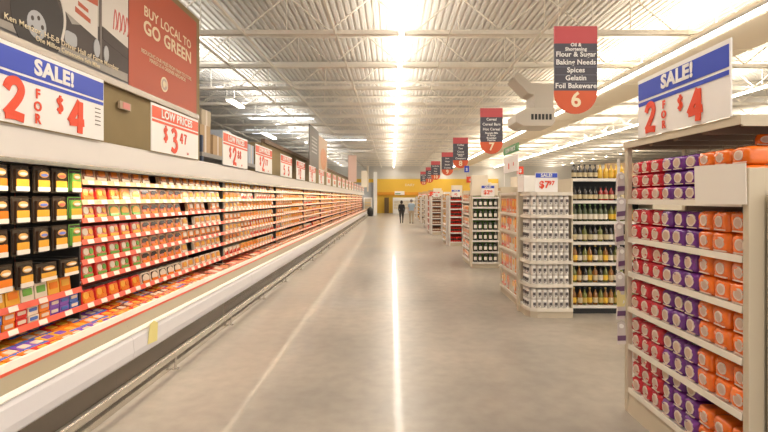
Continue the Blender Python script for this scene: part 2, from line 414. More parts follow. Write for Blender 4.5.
# ---- packs
def pm(n, c, rough=.25): return mat(n, c, rough, coat=.3)
C = dict(red=(.62,.025,.015), brown=(.26,.07,.025), black=(.05,.03,.025), beige=(.58,.33,.17), yellow=(.78,.38,.04), tan=(.62,.25,.09),
         green=(.15,.38,.06), white=(.72,.60,.46), orange=(.78,.20,.015), pink=(.68,.20,.12), purple=(.20,.08,.42), blue=(.07,.16,.50))
for k_, v_ in C.items(): M['p_'+k_] = pm('pack_'+k_, v_)
def pack_mb(style, W=.188, H=.132, T=.03):
    """tray pack standing up, facing -Y, base at z=0: list of (part name, mb, mats)"""
    body = MB(); body.prism(rrect(W, H, .028, 4, 0, H/2), 0, T)
    rim = rrect(W*.97, H*.96, .026, 4, 0, H/2); body.prism(rim, -.006, 0)
    tray, food, lab, badge, band = style
    f = MB(); f.prism(rrect(W*.80, H*.74, .022, 4, 0, H/2), -.011, -.006)
    l = MB()
    if badge == 'round': l.prism(disc(W*.2, H*.25, 12, -W*.18, H*.62), -.016, -.011)
    elif badge == 'p': l.prism([(-W*.36,H*.52),(W*.30,H*.52),(W*.38,H*.70),(W*.2,H*.88),(-W*.2,H*.88),(-W*.38,H*.72)], -.016, -.011)
    elif badge == 'full': l.prism(disc(W*.36, H*.34, 14, 0, H*.5), -.016, -.011)
    else: l.prism(rrect(W*.5, H*.4, .01, 2, W*.05, H*.62), -.016, -.011)
    bd = MB(); bd.prism([(-W*.38,H*.12),(W*.36,H*.12),(W*.40,H*.30),(-W*.36,H*.34)], -.0175, -.0115)
    if badge in ('round', 'p'): bd.prism(disc(W*.15, H*.2, 12, W*.21, H*.60 if badge == 'round' else H*.42), -.018, -.0125)
    return [('tray', body, tray), ('sliced_meat', f, food), ('paper_label', l, lab), ('label_band', bd, band)]
STY = {
 'red':   (('red','pink','white','round','yellow'), 'bright red tray pack'),
 'redor': (('red','orange','yellow','round','orange'), 'red-orange tray pack'),
 'redgr': (('red','pink','white','round','green'), 'green banded red tray pack'),
 'brown': (('beige','brown','orange','sq','white'), 'brown and tan tray pack'),
 'blackp':(('beige','pink','black','p','orange'), 'black labelled tray pack'),
 'blkwht':(('white','black','white','full','orange'), 'dark oval labelled tray pack'),
 'beige': (('white','tan','yellow','sq','white'), 'pale beige tray pack'),
 'tan':   (('beige','orange','white','sq','brown'), 'tan tray pack'),
 'yellow':(('yellow','tan','orange','full','white'), 'yellow tray pack'),
 'green': (('beige','green','yellow','full','green'), 'green labelled tray pack'),
 'pink':  (('white','pink','white','p','red'), 'pink tray pack'),
 'white': (('white','white','yellow','full','white'), 'whitish oval tray pack'),
}
protos = {}
for s, (st, _) in STY.items():
    parts = pack_mb(st); root = None
    for pn, b, cm in parts:
        if root is None: root = b.build('meat_pack', M['p_'+cm])
        else: reg(root, b.build(pn, M['p_'+cm], root))
    one = MB(); mats = []
    for pn, b, cm in parts:
        mi = len(mats); mats.append(M['p_'+cm]); one.merge(b, Matrix.Identity(4), {0: mi})
    protos[s] = (root, one, mats)
def style_at(row, y):
    if y < 5.42:
        if row == 0: return 'brown'
        if row == 1: return 'redor' if y < 4.9 else 'white' if y > 5.02 else 'yellow'
        if row == 2: return 'red' if y < 4.75 else 'green'
        if row == 3: return 'red'
        if row == 4: return 'redgr'
        if row == 5: return 'redgr'
        return 'redor'
    if row == 0 and 5.42 < y < 6.3: return 'brown'
    if y < 6.4: return 'blackp' if row < 6 else 'blkwht'
    if y < 7.8:
        return ['brown','beige','tan','beige','tan','beige','beige'][row]
    sec = int((y-7.8)/1.1)
    rr = random.Random(sec*31+row*7)
    if 9.5 < y < 12 and row in (4,): return 'red'
    if 9.5 < y < 12 and row == 5: return 'pink'
    if 11.5 < y < 15.1: return rr.choice(['yellow','tan','yellow','beige'])
    if y > 15: return rr.choice(['pink','tan','red','beige'])
    return rr.choice(['beige','tan','yellow','beige','brown','pink'])
NIND = 42
far_mb = {}
for row, z in enumerate(SZ):
    y = 4.40; n = 0
    while y < 44.7:
        n += 1
        s = style_at(row, y)
        jx = random.uniform(-.006, .006); jr = random.uniform(-.05, .05)
        gap = (random.random() < .015 and y > 5)
        for yb in YS:
            if abs(y-yb) < .11: gap = True
        if row == 0 and abs(y-5.6) < .1: gap = True
        if not gap:
            loc = (XL-.038+jx, y, z+.028); rot = (R(-9), 0, R(90)+jr)
            if n <= NIND:
                o = copy_tree(protos[s][0], loc, rot, parts=(n <= 26))
                tag(o, '%s, %s from the cheese section on the %s case shelf' % (STY[s][1], ordn(n), NTH[row]), 'meat pack', 'tray packs on the %s shelf of the case' % NTH[row])
                if n > 26:                                     # too small for parts: one mesh of all its colours
                    if 'one_'+s not in protos:
                        t = protos[s][1].build('meat_pack', protos[s][2]); protos['one_'+s] = t.data; bpy.data.objects.remove(t)
                    o.data = protos['one_'+s]
            else:
                far_mb.setdefault(s, []).append((loc, rot))
        y += .205 + (.0 if y < 8 else random.uniform(-.01, .012))
big = MB(); bmats = []; midx = {}
from mathutils import Euler
for s, lst in far_mb.items():
    rem = {}
    for i, m_ in enumerate(protos[s][2]):
        if m_.name not in midx: midx[m_.name] = len(bmats); bmats.append(m_)
        rem[i] = midx[m_.name]
    for loc, rot in lst:
        big.merge(protos[s][1], Matrix.LocRotScale(Vector(loc), Euler(rot), None), rem)
o = big.build('distant_meat_packs', bmats); o['kind'] = 'stuff'
tag(o, 'countless small tray packs on the far shelves of the refrigerated cases', 'meat packs')
for s in STY: purge(protos[s][0])

# ---- hanging cheese packs
def cheese_proto(kind):
    W, H = (.165, .205) if kind != 'wide' else (.235, .15)
    root = MB().prism(rrect(W, H, .012, 3, 0, -H/2), 0, .006).build('cheese_pack', pm('pack_clear_dark', (.06,.045,.03), .12))
    ch = MB().prism(rrect(W*.74, H*.76, .01, 3, 0, -H*.53), -.022, 0).prism(rrect(W*.98, H*.03, .002, 1, 0, -H*.03), -.004, 0).prism(rrect(W*.03, H*.9, .002, 1, -W*.48, -H*.5), -.004, 0).build('printed_bag', M['p_green'] if kind == 'green' else pm('pack_darkbrown', (.045,.022,.012)), root)
    sl = MB().prism(rrect(W*.70, H*.26, .006, 2, 0, -H*.64), -.027, -.022).build('cheese_window', M['p_yellow'] if kind != 'orange' else M['p_orange'], root)
    bd = MB().prism(disc(W*.27, H*.125, 14, 0, -H*.30), -.027, -.022).build('badge', pm('badge_gold', (.62,.34,.10)), root)
    b2 = MB().prism(disc(W*.22, H*.055, 12, 0, -H*.32), -.031, -.027).build('badge_ribbon', pm('badge_'+kind, {'blue':(.15,.2,.55),'red':(.6,.15,.1)}.get(kind, (.75,.7,.6))), root)
    lb = MB().prism(rrect(W*.74, H*.17, .004, 2, 0, -H*.86), -.029, -.022).build('price_label', M['tag_white'], root)
    return reg(root, ch, sl, bd, b2, lb)
cp = {k: cheese_proto(k) for k in ('plain', 'blue', 'red', 'green', 'wide', 'orange')}
cols_ = [2.33, 2.54, 2.74, 2.95, 3.15, 3.36, 3.56, 3.77, 3.98, 4.165]
COLN = ['leftmost', 'second', 'third', 'fourth', 'fifth', 'rightmost']
for rI, zt_ in enumerate((1.945, 1.712, 1.475)):
    for cI, y in enumerate(cols_):
        k = ['plain','blue','plain','red','plain','orange','plain','blue','red','green'][cI]
        if rI == 2 and cI == 8: k = 'blue'
        o = copy_tree(cp[k], (XL-.01, y+random.uniform(-.006,.006), zt_), (0, 0, R(90)+random.uniform(-.12,.12)))
        tag(o, '%s cheese pack hanging in the %s row, %s from its right end' % ({'green':'green topped','blue':'blue ribboned','red':'red ribboned','plain':'black bordered','orange':'orange cheddar'}[k], ORD[rI], ordn(10-cI)), 'cheese pack', 'cheese packs hung on pegs')
for cI, (y, k) in enumerate(((2.6,'wide'),(2.9,'wide'),(3.2,'plain'),(3.4,'orange'),(3.6,'plain'),(3.83,'wide'),(4.10,'wide'))):
    o = copy_tree(cp[k], (XL-.01, y, 1.225 if k != 'wide' else 1.185), (0, 0, R(90)))
    tag(o, '%s cheese pack in the lowest hanging row, %s from its right end' % ('wide landscape' if k == 'wide' else 'upright black bordered', ordn(7-cI)), 'cheese pack', 'cheese packs hung on pegs')
for k in cp: purge(cp[k])
b = MB()
for zt_ in (1.93, 1.70, 1.46, 1.2):
    for y in cols_: b.tube((-3.36, y, zt_), (-2.752, y, zt_-.008), .003, n=5)
o = b.build('peg_hooks', M['steel'], CASE0); o['kind'] = 'stuff'
# cheese bricks standing on the sixth shelf and small bright packs on the lowest
def brick(kc, W, H, T, name):
    root = MB().prism(rrect(W, H, .008, 2, 0, H/2), 0, T).build(name, M['p_'+kc[0]])
    l = MB().prism(rrect(W*.7, H*.4, .006, 2, 0, H*.62), -.004, 0).build('brand_patch', M['p_'+kc[1]], root)
    return reg(root, l)
seq = [('yellow','white'),('yellow','orange'),('white','green'),('white','green'),('yellow','orange'),('orange','yellow'),('orange','yellow'),('yellow','white')]
pr_ = {}
y = 3.1-.142*6; i = 0
while y < 4.2:
    kc = seq[i % 8]
    if kc not in pr_: pr_[kc] = brick(kc, .13, .135, .05, 'cheese_block')
    o = copy_tree(pr_[kc], (XL-.03, y, .87+.028), (R(-6), 0, R(90)))
    tag(o, '%s cheese block standing on the red lipped shelf, %s from the right end' % (kc[0], ordn(14-i)), 'cheese block', 'cheese blocks on the red lipped shelf'); y += .142; i += 1
for k in pr_: purge(pr_[k])
seq = [('orange','white'),('red','white'),('white','blue'),('orange','white'),('purple','white'),('purple','blue'),('blue','white'),('green','blue'),('green','white'),('blue','white')]
pr_ = {}
y = 3.0-.12*6; i = 0
while y < 4.22:
    kc = seq[i % 10]
    if kc not in pr_: pr_[kc] = brick(kc, .11, .065, .08, 'snack_pack')
    for lv in (0, 1):
        o = copy_tree(pr_[kc], (XL-.03+random.uniform(-.005,.005), y, SZ[6]+.028+lv*.068), (0, 0, R(90)))
        tag(o, '%s small snack pack, %s stack from the right on the lowest shelf, %s layer' % (kc[0], ordn(17-i), ('lower','upper')[lv]), 'snack pack', 'small snack packs on the lowest shelf')
    y += .12; i += 1
for k in pr_: purge(pr_[k])
# packs lying in the front well
wl = []
for kc in (('orange','white'),('purple','white'),('yellow','purple'),('orange','yellow'),('red','yellow'),('brown','white'),('pink','white'),('tan','white'),('white','brown')):
    root = MB().prism(rrect(.118, .135, .015, 3), -.035, 0).build('flat_pack', M['p_'+kc[0]])
    l = MB().prism(rrect(.075, .06, .01, 3, .01, .01), -.039, -.035).build('front_label', M['p_'+kc[1]], root)
    st = MB().prism(rrect(.116, .03, .004, 2, 0, -.045), -.037, -.034).build('colour_stripe', M['p_'+('blue' if kc[0] in ('orange','purple') else 'orange')], root)
    wl.append(reg(root, l, st))
wn = ['orange','purple','yellow','amber','red','brown','pink','tan','white']
farw = MB(); RWN = ['front','second','third','back']
y = 2.7-.126*3; n = 0
while y < 44.5:
    n += 1
    for rw in range(4):
        x = -2.50-rw*.155
        if y < 4.6: k = [0,1,2,3,0,4][(n//2+rw*2) % 6]
        elif y < 6.4: k = random.choice([4,0,4,5])
        else: k = random.choice([5,6,7,8,5,6,4])
        loc = Vector((x+random.uniform(-.005,.005), y+random.uniform(-.004,.004), .585+random.uniform(0,.008)))
        rot = Euler((R(-90)+random.uniform(-.04,.1), R(0), 0))
        rz = R(90)+random.uniform(-.06,.06)
        mtx = Matrix.Translation(loc)@Matrix.Rotation(rz, 4, 'Z')@Matrix.Rotation(R(-90)+.12, 4, 'X')
        if n <= 60:
            o = copy_tree(wl[k], loc, mtx.to_euler(), parts=(n <= 36))
            tag(o, '%s flat pack, %s row of case well, %s %s of cheese section end' % (wn[k], RWN[rw], ordn(abs(round((y-4.27)/.126-.5))+(1 if y > 4.27 else 0)), 'left' if y < 4.27 else 'right'), 'flat pack', 'flat packs lying in the case well')
        else:
            farw.merge(MB().prism(rrect(.15, .11, .015, 2), -.035, 0, k % 4).prism(rrect(.09,.055,.01,2), -.039, -.035, 4), mtx)
    y += .126
o = farw.build('distant_flat_packs', [M['p_brown'], M['p_pink'], M['p_tan'], M['p_orange'], M['p_white']]); o['kind'] = 'stuff'
tag(o, 'countless flat packs in the far part of the case well', 'flat packs')
for k in wl: purge(k)

# ================================================================= PRICE SIGNS
def stripes(root, W, H, m, frac=.30):
    z0 = H*(1-frac)
    MB().box(-W/2+.012, W/2-.012, -.009, -.005, z0, H-.03).build('header_band', m, root)
    MB().box(-W/2+.012, W/2-.012, -.009, -.005, z0-.045, z0-.018).build('header_stripe', m, root)
    return z0
def board(name, W, H, loc, rz):
    return MB().box(-W/2, W/2, -.005, .005, 0, H).build(name, M['sign_white'], loc=loc, rot=(0, 0, rz))
def sale24(loc, rz, W, H, label, head=.34):
    r = tag(board('sale_sign', W, H, loc, rz), label, 'sign')
    z0 = stripes(r, W, H, M['sign_blue'], head)
    text('SALE!', (H-.03-z0)*1.0, M['white'], .0, z0+.028, -.012, r, bold=.0065*H/.54, sx=1.12)
    hh = (z0-.045)*.86; zz = .025
    brush('2', -W*.385, zz+hh*.02, hh, M['sign_red'], r, .23, sx=1.05)
    for i, ch in enumerate('FOR'): text(ch, hh*.36, M['sign_red'], -W*.145, zz+hh*(.70-i*.34), -.012, r, bold=.003)
    brush('$', W*.01, zz+hh*.44, hh*.52, M['sign_red'], r, .16)
    brush('4', W*.125, zz-.01, hh*1.02, M['sign_red'], r, .23, sx=1.1)
    if head > .35: return r
    b = MB()
    for i in range(5): b.box(W*.40, W*.46, -.008, -.005, z0-.09-i*.035, z0-.083-i*.035)
    b.build('fine_print', M['gond_back'], r)
    return r
S1 = R(90)
sale24((-2.585, 3.67, 2.212), S1, 1.25, .54, 'large blue headed SALE 2 FOR $4 sign on the case canopy, nearest on the left')
def low(y, dig, cents, word, txt='LOW PRICES'):
    r = tag(board('price_sign', 1.24, .52, (-2.585, y, 2.212), S1), word, 'sign', 'low prices signs on the canopy')
    W, H = 1.24, .52
    z0 = stripes(r, W, H, M['sign_orange'], .30)
    text(txt, .125, M['white'], 0, z0+.025, -.012, r, bold=.004, sx=1.12)
    if dig:
        brush('$', -.36, .12, .19, M['sign_red'], r, .15)
        brush(dig, -.17, .03, .27, M['sign_red'], r, .19)
        if cents:
            brush(cents[0], .06, .15, .13, M['sign_red'], r, .15); brush(cents[1], .17, .15, .13, M['sign_red'], r, .15)
        text('EA', .04, M['sign_red'], .28, .03, -.012, r)
    return r
low(5.77, '3', '47', 'low prices sign reading $3.47 on the canopy, right of the sale sign')
low(7.95, '2', '88', 'low prices sign showing a large 2, third sign along the canopy')
low(9.70, '2', '77', 'low prices sign showing a 2, fourth sign along the canopy')
r = low(11.75, None, None, 'low prices sign reading 5 5, fifth sign along the canopy')
brush('5', -.33, .05, .22, M['sign_red'], r, .2); brush('5', .15, .05, .22, M['sign_red'], r, .2)
y = 13.6; i = 6
while y < 44:
    r = low(y, '2' if i < 9 else None, None, 'small distant low prices sign, %s sign along the canopy' % ordn(i))
    if i >= 9:
        MB().box(-.3, .3, -.009, -.006, .1, .25).build('price_text', M['lip_salmon'], r)
    y += 2.0; i += 1

# ---- big banner on the left partition
r = tag(MB().box(0, 6.8, 0, .03, 0, 1.66).build('wall_banner', M['banner_dark'], loc=(-3.54, 1.9, 3.21), rot=(0, 0, S1)), 'huge banner with a delivery truck photo beside a red BUY LOCAL TO GO GREEN panel', 'banner')
yo = 1.9; zo = 3.21
def bp(pts): return [(a-yo, c-zo) for a, c in pts]
dk = mat('print_dark', (.06,.04,.034), .5); gy = mat('print_ground', (.38,.34,.30), .5, var=.15, bscale=6); md_ = mat('print_mid', (.19,.155,.14), .5)
lt = mat('print_light', (.72,.66,.60), .5); chm = mat('print_chrome', (.45,.45,.47), .4)
shape([bp([(1.95,3.25),(6.42,3.25),(6.42,4.85),(1.95,4.85)])], 'photo_print', gy, r, -.004, 0)
shape([bp([(6.45,3.21),(8.68,3.21),(8.68,4.87),(6.45,4.87)])], 'red_panel', M['banner_red'], r, -.006, 0)
shape([bp([(4.3,3.32),(6.42,3.36),(6.42,3.72),(5.9,3.8),(5.3,3.62),(5.0,3.9),(4.3,4.2)])], 'truck_chassis', dk, r, -.007, -.003)
shape([disc(.36,.40,24,4.80-yo,3.50-zo)], 'truck_tyre', mat('print_tyre', (.03,.022,.02), .5), r, -.010, -.003)
shape([disc(.13,.14,20,4.77-yo,3.42-zo)], 'wheel_hub', chm, r, -.012, -.003)
shape([disc(.02,.025,8,4.77+.075*math.cos(a)-yo,3.42+.08*math.sin(a)-zo) for a in (0,1.26,2.5,3.77,5.0)], 'wheel_hole', dk, r, -.014, -.003)
b = MB(); stroke([(a-yo, c-zo) for a, c in smooth_pts([(5.13,3.38),(5.18,3.62),(5.10,3.86),(4.90,4.05),(4.6,4.15)])], .035, -.013, -.003, b); b.build('fender_line', lt, r)
shape([bp([(5.18,3.72),(5.76,3.60),(5.76,4.6),(5.05,4.6),(5.05,4.05)])], 'truck_cab', lt, r, -.009, -.003)
shape([bp([(5.35,3.78),(5.62,3.74),(5.62,3.79),(5.35,3.84)]), bp([(5.4,3.87),(5.58,3.85),(5.58,3.89),(5.4,3.92)]), bp([(5.45,3.98),(5.76,4.0),(5.76,4.15),(5.5,4.15)])], 'cab_lettering', M['banner_red'], r, -.011, -.003)
shape([rrect(.20,.15,.05,4,5.28-yo,3.45-zo)], 'fuel_tank', chm, r, -.011, -.003)
shape([bp([(5.84,3.80),(6.42,3.70),(6.42,4.85),(5.84,4.85)])], 'trailer_side', lt, r, -.010, -.003)
shape([bp([(5.80,3.36),(5.84,3.36),(5.84,4.85),(5.80,4.85)])], 'trailer_edge', md_, r, -.011, -.003)
shape([bp([(5.86,3.64),(6.42,3.55),(6.42,3.70),(5.86,3.79)])], 'trailer_shadow', dk, r, -.010, -.003)
shape([disc(.06,.11,14,5.74-yo,3.49-zo), disc(.05,.10,14,5.93-yo,3.48-zo)], 'trailer_wheel', chm, r, -.014, -.003)
b = MB()
for k in range(4): stroke([(a-yo, c-zo) for a, c in smooth_pts([(6.08+.09*k,3.84+.02*k),(6.12+.09*k,4.1),(6.16+.09*k,3.95),(6.13+.09*k,3.85)])], .018, -.013, -.003, b)
b.build('trailer_script', mat('print_red', (.65,.14,.12), .5), r)
text('Ken Menzor, H-E-B Driver Hall of Fame Member',   .080, M['cream_text'], 5.27-yo, 3.335-zo, -.017, r, sx=1.12, bold=.001)
text('One Million Consecutive Safe Miles', .070, M['cream_text'], 5.27-yo, 3.262-zo, -.017, r, sx=1.02, bold=.001)
text('BUY LOCAL TO', .20, M['cream_text'], 7.63-yo, 4.31-zo, -.010, r, sx=1.12, bold=.003)
text('GO GREEN', .275, M['cream_text'], 7.63-yo, 4.06-zo, -.010, r, sx=1.16, bold=.007)
text('REDUCING OUR MILES FROM FARM TO STORE\nMAKES US A GREENER NEIGHBOR', .082, M['cream_text'], 7.6-yo, 3.76-zo, -.010, r, sx=.98)
shape([disc(.115,.115,22,7.45-yo,3.46-zo)], 'round_logo', M['cream_text'], r, -.010, -.004)
shape([disc(.09,.09,22,7.45-yo,3.46-zo)], 'logo_centre', mat('logo_grey', (.55,.42,.36), .5), r, -.012, -.004)
shape([disc(.035,.055,10,7.43-yo,3.46-zo), disc(.02,.04,10,7.49-yo,3.47-zo)], 'logo_leaf', M['cream_text'], r, -.014, -.004)
slab('trim_5', -3.57, -3.49, 1.9, 8.7, 3.12, 3.2, M['kick'])
r = tag(MB().box(-.13,.13,-.03,0,0,.10).build('wall_box', mat('alarm_beige', (.5,.38,.26), .5), loc=(-3.535, 6.32, 2.86), rot=(0,0,S1)), 'small beige and pink alarm box on the olive wall under the banner', 'alarm box')
MB().box(-.07,.09,-.036,-.03,.01,.09).build('pink_face', mat('alarm_pink', (.75,.28,.25), .5), r)

# ---- hanging flag banners far left
def flag(x, y, W, z0, z1, rz, m, label, lines=True):
    r = tag(MB().box(-W/2, W/2, -.015, .015, 0, z1-z0).build('hanging_banner', m, loc=(x, y, z0), rot=(0, 0, rz)), label, 'banner')
    b = MB(); b.tube((-W*.4,0,z1-z0), (-W*.4,0,6.01-z0), .006, n=5); b.tube((W*.4,0,z1-z0), (W*.4,0,6.01-z0), .006, n=5); b.build('hanging_wire', M['truss'], r)
    return r
r = flag(-2.9, 17.85, 2.1, 2.82, 4.3, R(90), mat('banner_grey', (.16,.14,.12), .5), 'tall dark grey hanging banner above the case signs, nearest of the hanging ones')
b = MB()
for k in range(5): b.box(-.6, .6, -.02, -.016, .55+k*.13, .60+k*.13)
b.build('banner_text', mat('text_grey', (.45,.42,.38), .5), r)
r = flag(-2.9, 20.1, 2.0, 2.82, 4.2, R(88), mat('banner_tan', (.60,.42,.27), .5), 'tan hanging banner with a food photo behind the dark grey one')
MB().prism(disc(.7,.45,16,.1,.52), -.022, -.016).build('food_photo', mat('food', (.65,.28,.12), .5, var=.3, bscale=8), r)
flag(-2.6, 31.5, .6, 2.75, 4.5, R(30), mat('banner_pink', (.72,.50,.42), .5), 'pale pink hanging banner farther down the case row')
flag(-2.35, 40.5, .5, 2.6, 4.0, R(20), M['duct'], 'narrow cream hanging banner at the far end of the cases')

# ---- stock on rack behind the canopy
r = empty('stock_rack', (0,0,0)); tag(r, 'grey steel stock rack standing behind the case canopy signs', 'rack')
MB().box(-4.6,-3.6,9.1,13.2,2.50,2.58).build('rack_shelf', mat('rack_grey', (.35,.33,.32), .5), r)
MB().box(-4.6,-3.6,9.1,13.2,1.6,1.66).build('lower_shelf', mat('rack_grey', (.35,.33,.32), .5), r)
for (x, y) in ((-3.65,9.15),(-3.65,13.1),(-4.55,9.15),(-4.55,13.1)): MB().box(x-.04,x+.04,y-.04,y+.04,0,2.9).build('upright', mat('rack_blue', (.08,.10,.16), .5), r)
bx = [(9.45,.5,.55,'card','tall brown carton'),(9.5,.45,.3,'tanb','tan box on the tall brown carton'),(10.1,.6,.42,'card','brown carton beside the gap'),(10.75,.45,.62,'pale','pale blue box'),(11.3,.5,.45,'pale','pale box right of the pale blue box'),(11.9,.55,.35,'card','squat brown carton'),(12.5,.5,.5,'pale','bluish carton at the far end')]
M['tanb'] = mat('box_tan', (.60,.50,.36), .7); M['pale'] = mat('box_pale', (.50,.56,.66), .6)
zz_ = {1: 2.58+.55}
for i, (y, W, H, m_, lb) in enumerate(bx):
    z = zz_.get(i, 2.58)
    o = MB().box(-.35,.35,-W/2,W/2,0,H).build('carton', M[m_], loc=(-4.02, y, z), rot=(0,0,random.uniform(-.05,.05)), bevel=.006)
    MB().box(.35,.353,-.04,.04,0,H).build('carton_tape', M['tag_white'], o)
    tag(o, lb+' on the stock rack behind the canopy', 'box', 'cartons on the stock rack')

# ================================================================= AISLE SIGNS
def aisle_sign(n, y, x, lines, label):
    W = .5; H = 1.02
    r = empty('aisle_sign', (x, y, 2.68)); tag(r, label, 'aisle sign', 'hanging aisle number signs')
    rr_ = W/2
    poly = [(rr_*math.cos(a), rr_+rr_*math.sin(a)) for a in [math.pi+math.pi*k/16 for k in range(17)]]
    MB().prism(poly+[(W/2, rr_+.02), (-W/2, rr_+.02)], -.012, .012).build('number_panel', mat('aisle_orange', (.62,.10,.03), .5), r)
    MB().box(-W/2, W/2, -.012, .012, rr_+.02, H-.2).build('list_panel', mat('aisle_dark', (.075,.07,.09), .45), r)
    MB().box(-W/2, W/2, -.012, .012, H-.2, H).build('top_panel', mat('aisle_red', (.52,.08,.09), .5), r)
    k = len(lines); z1 = H-.2; z0 = rr_+.02; st = (z1-z0)/k
    for i, l in enumerate(lines):
        two = '\n' in l
        text(l, .055 if two else .082, M['white'], 0, z1-st*(i+1)+(st*.62 if two else st*.32), -.016, r, 'aisle_list_line', bold=.0015, sx=1.0)
        if i: MB().box(-W/2+.01, W/2-.01, -.0145, -.011, z1-st*i-.002, z1-st*i+.002).build('divider_line', mat('aisle_line', (.2,.2,.25), .5), r)
    text(n, .24, M['cream_text'], 0, .085, -.018, r, 'aisle_number', bold=.006)
    h = MB()
    for s in (-1, 1): h.tube((s*.2, 0, H), (s*.2, 0, 6.01-2.68), .004, n=4)
    h.build('hanging_wire', M['truss'], r)
aisle_sign('6', 5.6, 2.14, ['Oil &\nShortening', 'Flour & Sugar', 'Baking Needs', 'Spices', 'Gelatin', 'Foil Bakeware'], 'hanging aisle 6 sign listing flour and sugar, spices and gelatin, the nearest one')
aisle_sign('7', 10.7, 2.215, ['Cereal', 'Cereal Bars', 'Hot Cereal', 'Pancake Mix\n& Syrup', 'Breakfast\nPastries'], 'hanging aisle 7 sign listing cereal and hot cereal, second from the front')
aisle_sign('8', 15.9, 2.27, ['Coffee', 'Teas', 'Cocoa', 'Powdered\nDrinks', 'Creamers'], 'hanging aisle 8 sign listing coffee and teas, third from the front')
for i, (n_, y, x, wd_) in enumerate((('9', 21.0, 2.42, 'fourth'), ('10', 26.1, 2.37, 'fifth'), ('11', 31.3, 2.45, 'sixth'), ('12', 36.4, 2.4, 'seventh'))):
    aisle_sign(n_, y, x, ['Juice', 'Water', 'Snacks', 'Cookies'] if i % 2 == 0 else ['Soft Drinks', 'Chips', 'Nuts', 'Candy'], 'distant hanging aisle sign numbered %s, %s from the front' % (n_, wd_))

# ================================================================= RIGHT SHELVING
def gondola(name, x0, x1, y0, y1, zs, top, face, label, cat='shelf unit', back='gond_back', side='gond', group=None, lipm='gond_shelf', depth_back=None, posts=True, tlip=.035):
    """shelf unit; face 'x' looks at -X (main aisle), 'y' looks at -Y (camera)"""
    r = empty(name, (0,0,0)); tag(r, label, cat, group)
    if face == 'y':
        MB().box(x0, x1, y1-.03, y1, 0, top).build('back_panel', M[back], r)
        for s in (x0, x1-.03): MB().box(s, s+.03, y0+.02, y1-.03, 0, top).build('side_panel', M[side], r)
        for z in zs:
            MB().box(x0+.03, x1-.03, y0+.012, y1-.03, z-.025, z).box(x0+.01, x1-.01, y0, y0+.012, z-tlip, z+.008, 1).build('shelf', [M['gond_white'], M[lipm]], r)
        MB().box(x0+.03, x1-.03, y0+.04, y0+.06, 0, zs[-1]-.03).build('kick_plate', M['gond'] if back != 'black' else M['black'], r)
    else:
        MB().box(x1-.03, x1, y0, y1, 0, top).build('back_panel', M[back], r)
        for s in (y0, y1-.03): MB().box(x0+.02, x1-.03, s, s+.03, 0, top).build('side_panel', M[side], r)
        for z in zs:
            MB().box(x0+.012, x1-.03, y0+.03, y1-.03, z-.025, z).box(x0, x0+.012, y0+.01, y1-.01, z-tlip, z+.008, 1).build('shelf', [M['gond_white'], M[lipm]], r)
        MB().box(x0+.03, x0+.05, y0+.03, y1-.03, 0, zs[-1]-.03).build('kick_plate', M['gond'], r)
    return r
# ---- near end display with red, purple and orange bags
ZN = [1.68, 1.38, 1.11, .83, .535, .19]
r = empty('end_display', (0,0,0)); tag(r, 'large beige end display stacked with red, purple and orange bags, nearest on the right', 'shelf unit', 'aisle end displays')
y0, y1, x0, x1 = 2.56, 3.86, 1.87, 2.37
MB().box(x1-.03, x1, y0, y1, 0, 1.9).build('back_panel', M['gond_back'], r)
MB().box(x0-.0, x0+.04, y1-.045, y1, 0, 2.115).build('upright', M['gond'], r, bevel=.004)
MB().box(x1-.04, x1, y1-.045, y1, 0, 2.115).build('upright', M['gond'], r, bevel=.004)
MB().box(x0, x0+.085, y0-.045, y0, 0, 1.86).box(x0+.085, x1, y0-.03, y0, 0, 1.86).build('side_panel', M['gond'], r, bevel=.004)
MB().box(x1-.04, x1, y0-.045, y0, 0, 2.115).build('upright', M['gond'], r)
for z in ZN:
    sh = MB().box(x0+.014, x1-.03, y0+.005, y1-.05, z-.025, z).build('shelf', M['gond_white'], r)
    MB().prism([(x0,z-.028),(x0+.014,z-.028),(x0+.014,z+.01),(x0+.006,z+.01)], y0+.01, y1-.05).build('shelf_lip', M['gond_shelf'], sh)
MB().prism([(x0,0),(x0+.03,0),(x0+.03,.17),(x0+.012,.17)], y0, y1-.05).build('kick_plate', M['gond'], r)
# header canopy above it
cz = 2.105
c = MB().prism([(1.86,cz-.01),(1.872,cz-.01),(1.872,cz+.03),(3.0,cz+.03),(3.0,cz+.04),(1.86,cz+.04)], 2.56, 3.86).build('top_canopy', M['gond'], r)
for ye in (2.56, 3.84): MB().box(1.872, 3.0, ye, ye+.015, cz-.02, cz+.03).build('canopy_edge', M['gond'], r)
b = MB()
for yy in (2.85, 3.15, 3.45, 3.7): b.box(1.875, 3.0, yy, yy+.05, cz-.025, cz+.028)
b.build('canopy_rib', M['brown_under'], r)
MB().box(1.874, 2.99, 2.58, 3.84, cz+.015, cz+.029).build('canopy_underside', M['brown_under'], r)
b = MB()
for k in range(9): b.tube((x1-.05, y0+.1+k*.14, 1.7), (x1-.05, y0+.1+k*.14, 2.08), .0025, n=4)
for z in (1.85, 1.95, 2.05): b.tube((x1-.05, y0, z), (x1-.05, y1, z), .0025, n=4)
b.build('wire_grid', M['steel'], r)
